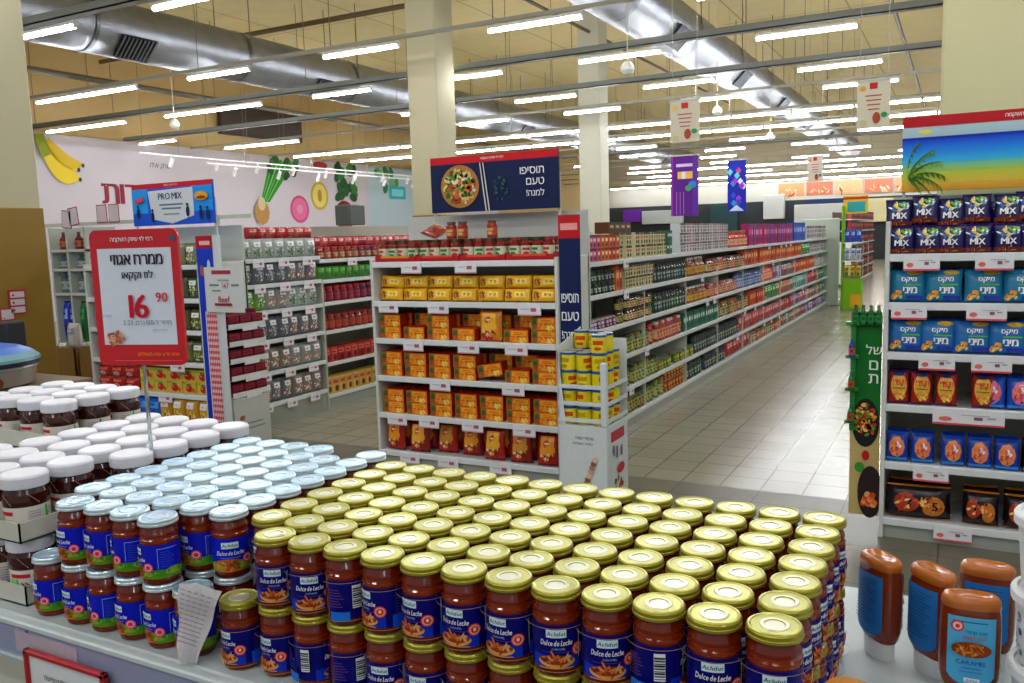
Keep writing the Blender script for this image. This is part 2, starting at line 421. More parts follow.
# ---------------------------------------------------------------- produce mural on the left wall
def onwall(x):   # art lying on a wall facing +x; art x axis = world y
    return lambda a, b_, l: (x+.002*l, a, b_)
mu = MB().box(-17.99, 8, 0, -17.95, 33, 4.15, '#cfc6cc', 'print')
A = Art(mu, onwall(-17.95))
link(mu.mesh('wall_mural'), 'mural_board', label='pale mural board covering the left wall behind the shelves', cat='mural')
def mural_bit(name, label, cat, draw):
    m = MB(); a = Art(m, onwall(-17.945)); draw(a); return link(m.mesh(name), name, label=label, cat=cat)
def banana(a):
    for k, (dx, dz, c, w) in enumerate([(0, 0, '#e8c81c', .19), (.0, -.22, '#f0d22a', .17), (.08, .1, '#d9b414', .12)]):
        P = []; n = 12
        for i in range(n+1):
            t = i/n; P.append((12.1+dx+t*.78, 3.92+dz-.5*t-.16*sin(PI*t), w*sin(PI*min(1, t*.92+.06))**.6))
        up = [(p[0]+p[2]*.45, p[1]+p[2]) for p in P]; dn = [(p[0]-p[2]*.45, p[1]-p[2]) for p in P]
        for i in range(n): a.poly([up[i], up[i+1], dn[i+1], dn[i]], c)
        a.ell(12.9+dx, 3.4+dz, .04, .05, '#4a3310')
    a.poly([(11.85, 4.1), (12.1, 4.14), (12.2, 3.7), (12.0, 3.6)], '#8d9a1e')
mural_bit('banana_print', 'large yellow bananas printed on the mural beside the left pillar', 'mural print', banana)
mural_bit('mural_lettering', 'red Hebrew letters on the mural beside the blue header sign', 'lettering', lambda a: a.text(heb('פירות'), 14.28, 2.89, .47, '#8e1f37', .045))
mural_bit('mural_script', 'small dark handwriting above the blue header sign on the mural', 'lettering', lambda a: a.text(heb('שוק אלו'), 15.2, 3.62, .17, '#3a3436', 0, .3))
def onion(a):
    for k in range(9):
        x = 19.1+.1*k; a.poly([(18.62+.03*k, 2.8), (18.72+.03*k, 2.8), (x+.14, 4.05-.06*(k % 3)), (x, 4.08-.05*(k % 2))], ['#2f8f2a', '#56b838', '#1f7330', '#7ccc58'][k % 4])
    for k in range(16): a.ell(19.0+rnd.random()*1.2, 3.55+rnd.random()*.55, .13, .1, ['#2b5e2a', '#3d7d35', '#1f4a2c'][k % 3], 7, rnd.random()*3)
    a.ell(18.6, 2.5, .3, .35, '#b98a4c').ell(18.6, 2.75, .15, .2, '#d6c39a')
mural_bit('spring_onion_print', 'green leafy spring onion printed on the mural', 'mural print', onion)
mural_bit('radish_slice_print', 'round pink radish slice printed on the mural', 'mural print', lambda a: a.ell(20.25, 2.62, .42, .42, '#c9497e', 18).ell(20.25, 2.62, .34, .34, '#e06c9c', 18).ell(20.25, 2.62, .14, .14, '#e78fb2'))
mural_bit('melon_slice_print', 'yellow oval melon slice printed on the mural', 'mural print', lambda a: a.ell(21.2, 3.05, .42, .45, '#caa52e', 18).ell(21.2, 3.05, .33, .36, '#e5cf6a', 18).ell(21.2, 3.05, .1, .2, '#b98a2c'))
mural_bit('beetroot_print', 'dark red beetroot printed at the foot of the mural', 'mural print', lambda a: a.ell(22.4, 2.45, .5, .48, '#7c1226', 18).ell(22.3, 2.6, .25, .2, '#a02a3c'))
def greens(a):
    for k in range(20): a.ell(22.1+rnd.random()*.9, 3.0+rnd.random()*1.0, .2, .14, ['#1f5a24', '#2f7a2c', '#184a20'][k % 3], 8, rnd.random()*3)
mural_bit('leafy_greens_print', 'dark green leaves printed on the mural right of the melon slice', 'mural print', greens)
mural_bit('tomato_print', 'red tomato half printed at the top of the mural', 'mural print', lambda a: a.ell(21.3, 4.0, .35, .12, '#b23a2a'))
def peas(a):
    a.rect(23.7, 2.1, 27.5, 4.1, '#b9cdd6')
    for k in range(9): a.ell(24.2+rnd.random()*1.2, 3.3+rnd.random()*.7, .2, .14, ['#4c9a52', '#79b86a', '#2f7a44'][k % 3], 8, rnd.random()*3)
    a.rect(24.9, 3.05, 25.9, 3.5, '#28b7c4').rect(25.05, 3.15, 25.75, 3.4, '#7fe0e4').ell(27, 2.6, .5, .4, '#c58f96')
mural_bit('fridge_poster', 'pale blue wall panel with a turquoise label left of middle pillar', 'poster', peas)

# ---------------------------------------------------------------- far end of the store
def faceY(y): return lambda x, z, l: (x, y-.004*l, z)
t = thing('bulkhead', 'long white bulkhead board across the far end of the store', 'bulkhead', (0, 45, 0))
part(MB().box(-17.9, 0, 3.0, 5.9, .6, 3.95, '#b8b6a8', 'paint'), 'fascia', t)
m = MB(); a = Art(m, faceY(-.01))
for k in range(7):
    x = -8.3+k*1.35
    a.rect(x, 3.2, x+1.25, 3.85, ['#cd8a5c', '#b9664c', '#d39a6c', '#b5674e', '#c98a62'][k % 5])
    a.food(x+.6, 3.4, .6, .2, ['#b24a2c', '#e0b080', '#8f3a26', '#d8c0a0'], 10, k)
part(m, 'food_picture', t, label='orange food pictures')
link(MB().box(-17.8, 44.6, 0, 5.8, 44.95, 3.0, '#23282a', 'paint').mesh('dark_doorway'), 'dark_recess', label='dark board painted as shaded openings under the white far bulkhead', cat='recess')  # flat dark board; the shade of the far openings is its colour
for x0, x1, z0, z1, c, lb in [(-15.3, -13.1, 2.05, 2.75, '#b9c0bc', 'pale panel in the far recess behind the far pillar'),
    (-11.6, -10.2, 1.4, 2.9, '#173c40', 'dark teal panel in the far recess beside the purple banner'),
    (-8.9, -7.9, 2.1, 3.3, '#c9ccc8', 'white block standing in the far recess left of the aisle end'),
    (-7.4, -4.9, 1.6, 2.75, '#c4c6c2', 'wide white panel in the far recess above the magenta goods'),
    (-4.6, -2.6, 1.8, 2.9, '#d8cf9c', 'bright cream shop front at the far end of aisle')]:
    link(MB().box(x0, 44.2, z0, x1, 44.6, z1, c, 'paint', .02).mesh('far_panel'), 'far_panel', label=lb, cat='panel')
link(MB().box(-16.4, 44.3, 2.2, -15.4, 44.6, 2.85, '#6a2a9c', 'print').mesh('purple_screen'), 'purple_board', label='purple board in the far recess left of the pale panel', cat='board')
link(MB().box(-6.9, 44.3, 2.78, -4.9, 44.6, 2.98, '#142c5c', 'print').mesh('blue_board'), 'blue_board', label='narrow dark blue board above the wide white panel', cat='board')

# hanging posters
def hang_poster(x, y, z0, z1, w, label, draw, bg):
    t = thing('hanging_poster', label, 'poster', (x, y, z0))
    m = MB().box(-w/2, 0, 0, w/2, .012, z1-z0, bg, 'print')
    draw(Art(m, flat(eps=.001)), w, z1-z0); part(m, 'sheet', t)
    part(MB().box(-w/2-.01, -.005, z1-z0, w/2+.01, .02, z1-z0+.02, '#b9b6a8', 'plastic'), 'clip_strip', t)
    for s_ in (-1, 1): part(MB().tube((s_*w*.42, .006, z1-z0+.01), (s_*w*.42, .006, ZC-z0), .003, '#a8a48c'), 'cord', t)
def dr1(a, w, h):
    a.rect(-w*.12, h*.84, w*.12, h*.98, '#c0261c').ell(-w*.32, h*.86, w*.1, h*.06, '#d9a13c')
    for k in range(4): a.rect(-w*(.25-.03*k), h*(.68-k*.1), w*(.25-.02*k), h*(.71-k*.1), '#b5525a')
    a.ell(w*.1, h*.2, w*.12, h*.13, '#a8482c').ell(w*.33, h*.26, w*.1, h*.06, '#2f8f5a').ell(-w*.3, h*.1, w*.12, h*.08, '#c9bd94')
hang_poster(-2.6, 8.9, 2.53, 2.94, .31, 'white price poster hanging near the left side of the aisle', dr1, '#cfc9b0')
hang_poster(-.78, 8.9, 2.53, 2.95, .29, 'white poster with red square hanging left of the right pillar', dr1, '#d3ccb4')
hang_poster(-2.33, 16.0, 2.4, 2.84, .26, 'small white poster with red square hanging deep in the aisle', dr1, '#cfc3b4')
def dr2(a, w, h):
    a.rect(-w*.5, h*.0, -w*.42, h, '#8c2aa8').rect(w*.3, 0, w*.5, h, '#5a2a9c').rect(-w*.3, h*.82, w*.3, h*.87, '#d9c0ea')
    a.rect(-w*.25, h*.62, w*.3, h*.74, '#e8b84c').rect(-w*.1, h*.62, w*.05, h*.74, '#e0e0ec').ell(w*.3, h*.52, w*.15, h*.06, '#2f7fd0').ell(w*.15, h*.46, w*.12, h*.05, '#35a05c')
    for k in range(3): a.rect(-w*.3+k*w*.13, h*.02, -w*.27+k*w*.13, h*.4, '#a86ac0')
hang_poster(-4.1, 14, 1.86, 2.84, .46, 'tall purple banner hanging above the long aisle shelving', dr2, '#5c1a86')
def dr3(a, w, h):
    r = random.Random(3)
    for k in range(14): a.poly([(x+w*.16*cos(q), z+h*.07*sin(q)) for x, z in [(w*(r.random()-.5)*.75, h*(.15+r.random()*.75))] for q in (0, PI/2, PI, 1.5*PI)], ['#2f9ad8', '#a83ad0', '#d0489c', '#6ad8e0', '#3a4ad8', '#e8e4f8'][k % 6])
    a.poly([(-w*.4, .02), (w*.4, .02), (0, h*.14)], '#c8e0f4')
hang_poster(-3.7, 16, 1.93, 2.87, .34, 'narrow blue banner with coloured diamonds right of the purple banner', dr3, '#1f2ab0')

# ---------------------------------------------------------------- foreground promotion table
TZ = .91
t = thing('display_table', 'long white promotion table carrying all the foreground jars', 'table', (-1.5, 1.25, 0))
part(MB().box(-2.2, -.33, TZ-.03, 2.15, .44, TZ, '#b9c4c6', 'steel', .006), 'tabletop', t)
part(MB().box(-2.15, -.30, .1, 2.1, .36, TZ-.03, '#c9cbbd', 'steel', .01), 'cabinet_body', t)
part(MB().box(-2.1, -.26, 0, 2.05, .3, .1, '#3a3a38', 'plastic'), 'plinth', t)
rail = MB()
for k in range(6): rail.box(-2.2+k*.725, -.345, TZ-.075, -2.2+k*.725+.72, -.331, TZ-.004, '#8d93b0', 'clear' if 0 else 'plastic', .003)
rail.box(-2.2, -.35, TZ-.012, 2.15, -.331, TZ+.001, '#c3cdd0', 'plastic', .003).box(-2.2, -.352, TZ-.08, 2.15, -.331, TZ-.07, '#a9b7b8', 'plastic', .003)
rail.box(-.06, -.347, TZ-.06, .12, -.345, TZ-.02, '#b5a8b4', 'print')
part(rail, 'price_rail', t, label='grey blue price rail')
fs = thing('framed_price_sign', 'white sign in red frame hanging on the table front, bottom left', 'sign', (-1.405, .893, .572), group=None)
m = MB(); m.box(-.1, -.002, 0, .11, .002, .29, '#d8dde0', 'print'); a = Art(m, flat(eps=.0006, y0=-.003))
a.text(heb('מחלקת פילוח נסיעות'), .0, .252, .014, '#2a2a30', 0, 0, .16)
for k in range(6): a.rect(-.06, .2-k*.03, .08, .205-k*.03, '#5a5a60')
part(m, 'sheet', fs)
fr = MB()
for bx in ((-.108, 0, -.098, .298), (.106, 0, .118, .298), (-.108, .288, .118, .298), (-.108, -.008, .118, .002)): fr.box(bx[0], -.008, bx[1], bx[2], .004, bx[3], '#a8141c', 'plastic', .002)
part(fr, 'red_frame', fs, label='glossy red frame')

# --- caramel jars
BR, BR2 = '#681800', '#862a04'
def caramel_body(h=.115, r=.0326, c=BR, c2=BR2):
    return MB().lathe([(0, .002, c), (.026, 0, c), (.0305, .002, c), (r-.0006, .007, c), (r-.0006, .074, c2), (r, .0755, c2), (r, .0785, c), (r-.0018, .0805, c2), (r-.0018, .0845, c2), (r-.0006, .0865, c), (r-.001, .0895, c), (r-.0045, .0975, c), (r-.0055, .103, c), (0, .103, c)], 26, m='jar')
def twist_lid(h, top, side, ring, text=None):  # ring colour paints the whitish centre reflection of the gold lids
    m = MB(); r = .0335; z0 = h-.0125
    m.lathe([(r-.002, z0, side), (r, z0+.001, side), (r, z0+.004, side), (r-.0007, z0+.005, side), (r-.0007, h-.003, side), (r-.0022, h-.0006, top), (r-.0045, h, top), (r-.0065, h-.0012, top), (.018, h-.0014, ring), (.0165, h-.0004, ring), (.0125, h-.0004, top), (.0115, h-.0014, ring), (0, h-.0014, ring)], 28, m='lid')
    return m
H1 = .115
def gold_label():
    m = MB(); r = .0324; f = cyl(r, .00018); a = Art(m, f, 'flatink')
    L = PI*r*.93; z0, z1 = .012, .0715
    a.rect(-L, z0, L, z1, '#06086e', 36, 1)
    a.rect(-.036, z0, .036, z0+.018, '#0b34c0', 10, 1).ell(0, z0+.02, .034, .009, '#06086e', 20)
    a.rect(-.0135, z1-.0165, .0135, z1-.0055, '#cfe6ee', 6, 1)
    a.text('Achdut', 0, z1-.011, .0055, '#1a5a6a', .02, .2)
    a.text('Dulce de Leche', 0, z1-.0235, .0072, '#f2f2f2', .015, .25, .043)
    a.text('CARAMEL', .003, z1-.0315, .0028, '#9ab0e0'); a.rect(-.02, z1-.0365, .02, z1-.0358, '#6a3a7c', 4, 1)
    # bowl of sweets
    a.ell(0, z0+.0105, .0245, .0085, '#d99a4a', 18)
    a.ell(0, z0+.013, .0225, .0065, '#8a3a12', 18)
    a.food(0, z0+.014, .021, .0085, ['#c4622a', '#a8401c', '#e0a060', '#7a2c10', '#d8762c', '#b02c1c'], 22, 4, .26)
    a.rect(-.022, z0+.0015, .022, z0+.0027, '#e0a24a', 6, 1)
    # round seal
    a.ell(.0285, z0+.026, .0088, .0088, '#d83a3a', 16).ell(.0285, z0+.026, .0072, .0072, '#f09a80', 14).ell(.0285, z0+.026, .005, .005, '#c8342c', 12).ell(.0285, z0+.0265, .002, .0028, '#f6d8c0', 8)
    # side panels
    a.rect(.045, z0, .083, z0+.02, '#1650d0', 8, 1)
    for k in range(8): a.rect(.049, z1-.012-k*.0042, .049+.026*(.6+.4*((k*7) % 5)/5), z1-.0112-k*.0042, '#5a4f9c', 4, 1)
    a.rect(-.056, z0+.018, -.044, z1-.006, '#e6ecea', 3, 1)
    for k in range(9): a.rect(-.0555, z0+.02+k*.0034, -.0445, z0+.0212+k*.0034+.0006*(k % 3), '#20222c', 3, 1)
    a.rect(-.085, z0, -.06, z0+.014, '#1c70d8', 6, 1)
    for k in range(7): a.rect(-.086, z1-.012-k*.0042, -.086+.022*(.6+.4*((k*5) % 4)/4), z1-.0112-k*.0042, '#7a4a7a', 4, 1)
    for k in range(2): a.rect(-L, [z0, z1-.0006][k], L, [z0+.0006, z1][k], '#c89a54', 36, 1)
    return m
def blue_label():
    m = MB(); r = .0324; f = cyl(r, .00018); a = Art(m, f, 'flatink'); L = PI*r*.95; z0, z1 = .012, .0715
    a.rect(-L, z0, L, z1, '#0c1cc0', 36, 1)
    a.rect(-L, z0, L, z0+.013, '#5a8f1c', 36, 1)
    for k in range(9): a.ell(-.09+k*.0225, z0+.012, .016, .005+.002*(k % 2), ['#3c8a24', '#7fae2a'][k % 2], 12)
    a.ell(-.004, z0+.012, .028, .012, '#c86a2a', 18)
    a.food(-.004, z0+.012, .026, .010, ['#d8883a', '#b8501c', '#e0b060', '#8f3a12', '#c8342c'], 22, 9, .24)
    a.rect(-.0135, z1-.0165, .0135, z1-.0055, '#d6ecf2', 6, 1)
    a.text('Achdut', 0, z1-.011, .0055, '#1a5a6a', .02, .2)
    a.text('Dulce de Leche', 0, z1-.0245, .0072, '#f2f2f2', .015, .25, .043)
    a.rect(-.016, z1-.0335, .016, z1-.032, '#4a78e8', 4, 1)
    a.ell(.0265, z0+.022, .0082, .0082, '#e0406a', 16).ell(.0265, z0+.022, .0062, .0062, '#f4b0b8', 12).ell(.0265, z0+.022, .004, .004, '#d8305a', 10)
    for s_ in (1, -1):
        a.rect(s_*.042, z0+.02, s_*.0426, z1-.005, '#a8c0f0', 1, 1).rect(s_*.042, z1-.0058, s_*.072, z1-.005, '#a8c0f0', 6, 1)
        for k in range(7): a.rect(s_*.046, z1-.012-k*.0042, s_*(.046+.022*(.6+.4*((k*7) % 5)/5)), z1-.0112-k*.0042, '#3a5ad0', 4, 1)
    return m
ME = {'body': caramel_body().mesh('caramel_body'), 'gl': gold_label().mesh('gold_label'), 'bl': blue_label().mesh('blue_label'),
      'glid': twist_lid(H1, '#b6b458', '#a39a30', '#d6d6bc').mesh('gold_lid'), 'blid': twist_lid(H1, '#b4d6ee', '#d0e4ea', '#c8e0f0').mesh('pale_blue_lid')}
rj = random.Random(11)
def jar(kind, x, y, z, rz, label, group):
    t = thing('caramel_jar', label, 'jar', (x, y, z), rz, group)
    link(ME['body'], 'jar_body', t); link(ME['gl' if kind == 'gold' else 'bl'], 'label', t); link(ME['glid' if kind == 'gold' else 'blid'], 'lid', t)
    return t
GX = [-1.030+.0708*i for i in range(13)]; GY = [.979+.0687*j for j in range(7)]
rots = [-.1, .05, .75, -.25, -1.5, 1.1, .5, .15, .45, .05, .1, 1.7, 0, 0]
for j in range(7):
    for i in range(13):
        if i == 0 and j == 0: continue
        rz = [0, .5, .6, 2.6, -.45, -.2, 0, -.1, .4, .38, 1.87, .2, .2][i] if j == 0 else rj.uniform(-.6, .8)
        if i == 12 and j: rz = .9+rj.uniform(-.2, .3)
        jar('gold', GX[i]+rj.uniform(-.0008, .0008), GY[j]+rj.uniform(-.0008, .0008), TZ+H1, rz-.35 if j == 0 and 0 else rz,
            f'gold-lidded caramel jar in upper layer, {nth(j+1)} row from front, {nth(i+1) if i < 7 else nth(13-i)+" last"} column' if i < 12 else f'gold-lidded caramel jar in upper layer, {nth(j+1)} row from front, rightmost column', 'gold-lidded caramel jars, upper layer')
        if j < 2 or i > 11 or (i < 1) or j == 6:
            jar('gold', GX[i], GY[j], TZ, rj.uniform(-.5, .9) if j else [0, -.2, 1.8, 2.6, .2, .1, .6, -.1, -.2, .4, 2, .3, .2][i],
                f'gold-lidded caramel jar in bottom layer, {nth(j+1)} row from front, {nth(i+1)} column from the left', 'gold-lidded caramel jars, bottom layer')
jar('gold', -1.036, .968, TZ, -.2, 'single gold-lidded caramel jar standing low beside the receipt paper', None)
BX = [-1.488+.0728*i for i in range(6)]; BY = [1.04+.0680*j for j in range(7)]
for i, (x, y, rz) in enumerate([(-1.437, .966, -.1), (-1.366, .972, -.35), (-1.292, .970, -.75), (-1.216, .966, -.55)]):
    jar('blue', x, y, TZ+H1, rz, f'blue-lidded caramel jar, upper layer, front row, {nth(i+1)} from the left', 'blue-lidded caramel jars, upper layer')
for j in range(7):
    for i in range(6):
        if j == 6 and i == 4: continue
        jar('blue', BX[i], BY[j], TZ+H1, .75 if (j == 0 and i == 5) else rj.uniform(-.6, .4),
            f'blue-lidded caramel jar, upper layer, {nth(j+2)} row from front, {nth(i+1)} column from left', 'blue-lidded caramel jars, upper layer')
        if i == 5 or j in (0, 6):
            jar('blue', BX[i], BY[j], TZ, rj.uniform(-.5, .5), f'blue-lidded caramel jar, bottom layer, {nth(j+2)} row from front, {nth(i+1)} column from left', 'blue-lidded caramel jars, bottom layer')
for i, x in enumerate([-1.525, -1.437, -1.366, -1.290, -1.216, -1.142]):
    jar('blue', x, .966, TZ, [-.2, .0, -.5, -.1, -.1, -.45][i]-.15, f'blue-lidded caramel jar, bottom layer, front row, {nth(i+1)} from the left', 'blue-lidded caramel jars, bottom layer')

# receipt paper
m = MB(); P = {}
for i in range(7):
    for j in range(11):
        u, v = i/6, j/10
        P[i, j] = (-.045+.09*u*(.35+.65*v)-.0*v, -.006*sin(5*u+3*v)-.004*sin(9*v), .15*v-.012*(1-u)*v)
for i in range(6):
    for j in range(10): m.add([P[i, j], P[i+1, j], P[i+1, j+1], P[i, j+1]], [(0, 1, 2, 3)], '#cdc9cc', 'print')
for j in range(12):
    for q in range(5):
        v = .3+.055*j; u = .15+.16*q; x = -.045+.09*u*(.35+.65*v)
        m.poly([(x, -.014, .15*v), (x+.009, -.014, .15*v), (x+.009, -.014, .15*v+.0018), (x, -.014, .15*v+.0018)], '#8f8a96')
link(m.mesh('receipt_paper'), 'receipt_paper', loc=(-1.085, .921, TZ+.001), rz=.1, ry=.12, label='crumpled white printed paper slip standing between blue-lidded and gold-lidded jars', cat='paper')

# --- chocolate spread jars with white lids
def choc():
    b = MB(); r = .0415; c = '#3a0f06'; H = .122
    b.lathe([(0, .001, c), (.034, 0, c), (.040, .003, c), (r, .010, c), (r, .062, c), (r+.0012, .07, c), (r, .084, c), (r-.004, .094, c), (r-.006, .1, c), (0, .1, c)], 26, m='jar')
    for k in range(5):
        a0 = k*1.25
        for q in range(3): b.tube(((r+.0008)*sin(a0+q*.16), -(r+.0008)*cos(a0+q*.16), .086-q*.007), ((r+.0012)*sin(a0+q*.16+.16), -(r+.0012)*cos(a0+q*.16+.16), .079-q*.007), .0007, '#a88a7c', 'flatink', 4)
    l = MB().lathe([(r, .096, '#d6d8de'), (.044, .0965, '#d6d8de'), (.0445, .099, '#d6d8de'), (.0445, .117, '#e0e2ea'), (.0425, .1205, '#e0e2ea'), (.039, .122, '#e4e6ee'), (.03, .1212, '#e4e6ee'), (0, .1212, '#e4e6ee')], 28, m='plastic')
    g = MB(); a = Art(g, cyl(r+.0002, .0002), 'flatink'); L = PI*r*.95
    a.rect(-L, .014, L, .06, '#d6d2c8', 36, 1).rect(-.02, .044, .022, .052, '#c02430', 6, 1)
    a.rect(-.020, .020, -.002, .042, '#3cc02c', 4, 1).ell(-.011, .037, .007, .005, '#86e070', 10).ell(-.011, .026, .005, .006, '#1f8a1c', 10)
    a.food(.014, .026, .013, .009, ['#7c2a1c', '#b8683a', '#d8b088', '#4a1a10'], 14, 2, .3)
    for s_ in (.05, .085, -.06):
        for k in range(7): a.rect(s_, .05-k*.005, s_+.022, .0512-k*.005, '#8a8490', 4, 1)
    a.rect(.078, .014, .082, .06, '#2fa82a', 1, 1)
    return b.mesh('choc_body'), l.mesh('white_lid'), g.mesh('choc_label')
CM = choc()
def chocjar(x, y, z, label, group, rz=None):
    t = thing('chocolate_spread_jar', label, 'jar', (x, y, z), rj.uniform(-.8, .5) if rz is None else rz, group)
    link(CM[0], 'jar_body', t); link(CM[2], 'label', t); link(CM[1], 'lid', t)
def tray(x0, y0, x1, y1, z, label, h=.04):
    m = MB(); c = '#c4c2b4'
    m.box(x0, y0, z, x1, y1, z+.003, c, 'card')
    for b in ((x0, y0, x1, y0+.003), (x0, y1-.003, x1, y1), (x0, y0, x0+.003, y1), (x1-.003, y0, x1, y1)): m.box(b[0], b[1], z, b[2], b[3], z+h, c, 'card')
    a = Art(m, lambda x, zz, l: (x, y0-.0005*l, zz), 'print')
    a.rect(x0+.02, z+.012, x0+.07, z+.03, '#b83038').rect(x0+.08, z+.01, x0+.12, z+.014, '#6a6a60')
    link(m.mesh('carton_tray'), 'carton_tray', label=label, cat='tray', group='open carton trays of chocolate spread')
tray(-1.99, .95, -1.592, 1.155, TZ+.0005, 'open white carton tray at table level, front left corner')
tray(-1.99, .95, -1.592, 1.155, TZ+.1275, 'open white carton tray stacked on the lower jars, front left')
for lev, z in ((0, TZ+.004), (1, TZ+.131)):
    for i, x in enumerate((-1.641, -1.733, -1.825, -1.92)):
        for j, y in enumerate((1.0, 1.1)):
            chocjar(x, y, z, f'white-lidded chocolate jar, {"upper" if lev else "lower"} front left tray, {"front" if j == 0 else "back"} row, {nth(i+1)} from right', 'white-lidded jars in the front left trays', [.35, -.5, .1, .3][i] if lev == 0 else [-.15, .4, -.3, .2][i])
mid = [(-1.585+(-.105)*i, 1.205+.095*j) for j in range(4) for i in range(4)]
for k, (x, y) in enumerate(mid):
    chocjar(x, y, TZ+.127, f'white-lidded chocolate jar behind the blue-lidded ones, {nth(k//4+1)} row back, {nth(k % 4+1)} from right', 'white-lidded jars in the middle block')
    if k % 4 == 0 or k//4 == 0: chocjar(x, y, TZ, f'white-lidded chocolate jar, bottom layer of the middle block, {nth(k//4+1)} row, {nth(k % 4+1)} from right', 'white-lidded jars under the middle block')
link(MB().box(-2.5, 1.33, TZ+.001, -2.045, 1.66, TZ+.166, '#b4b2a6', 'card', .004).mesh('carton_box'), 'carton_box', label='closed pale carton under the tall back left jars', cat='box')
tray(-2.47, 1.345, -2.055, 1.65, TZ+.168, 'open pale carton tray of jars, highest at the back left', .045)
for j in range(3):
    for i in range(4):
        chocjar(-2.105-.098*i, 1.395+.098*j, TZ+.1715, f'white-lidded chocolate jar in the highest back tray, {nth(j+1)} row, {nth(i+1)} from right', 'white-lidded jars in the highest back left tray', None if j else [-.2, .1, -.4, 0][i])

# red framed price sign on a clear pole
sg = thing('price_sign', 'large red-framed 16.90 price sign on a clear pole behind the jars', 'sign', (-1.560, 1.2375, TZ), .30)
part(MB().box(-.03, -.02, 0, .03, .02, .0012, '#cfd6d6', 'plastic').tube((0, 0, .001), (0, 0, .44), .0042, '#c6d2cf', 'clear', 8), 'pole', sg, label='clear plastic pole')
m = MB(); w, h = .208, .292; z0 = .437; r = .016
def rrect(x0, y0, x1, y1, r, n=5):
    ps = []
    for cx, cy, a0 in ((x1-r, y1-r, 0), (x0+r, y1-r, PI/2), (x0+r, y0+r, PI), (x1-r, y0+r, 1.5*PI)): ps += [(cx+r*cos(a0+PI/2*k/n), cy+r*sin(a0+PI/2*k/n)) for k in range(n+1)]
    return ps
P = rrect(-w/2, z0, w/2, z0+h, r)
n = len(P); vs = [(x, -.004, z) for x, z in P]+[(x, .004, z) for x, z in P]
m.add(vs, [list(range(n)), list(range(n, 2*n))]+[(k, (k+1) % n, n+(k+1) % n, n+k) for k in range(n)], '#c0101c', 'plastic')
part(m, 'red_frame', sg, label='rounded red frame')
m = MB(); a = Art(m, flat(eps=.0005, y0=-.0042))
a.rect(-w/2+.017, z0+.045, w/2-.017, z0+h-.040, '#d3d9e4')
a.text(heb('רמי לוי שיווק השקמה'), -.003, z0+h-.0215, .013, '#f2f0ee', .012, 0, .165)
a.ell(.093, z0+h-.021, .007, .006, '#3a5a7c')
a.text(heb('ממרח אגוזי'), .006, z0+h-.064, .022, '#23262e', .03, 0, .122)
a.text(heb('לוז וקקאו'), .006, z0+h-.098, .022, '#23262e', .03, 0, .1)
a.text('16', .004, z0+.128, .05, '#c4102a', .035, 0, .07).text('90', .060, z0+.147, .02, '#c4102a', .02, 0, .03)
a.text(heb('מחיר ל-100 גרם: 2.25'), .022, z0+.094, .011, '#5a6a80', 0, 0, .135)
a.text(heb('המבצע בתוקף'), .05, z0+.076, .0055, '#7a8698', 0, 0, .08)
a.text(heb('ליחידה'), -.073, z0+.108, .007, '#7a8698')
a.food(-.052, z0+.06, .026, .02, ['#b8502c', '#d88a4a', '#8a3a44', '#c86a6a', '#e0a060'], 26, 7, .24)
a.text(heb('אתה יודע שזה משתלם'), .045, z0+.026, .0085, '#f08a2c', .015, 0, .11).rect(-.06, z0+.011, .1, z0+.0125, '#e0605c')
part(m, 'sign_face', sg, label='pale face with Hebrew words and red 16.90')

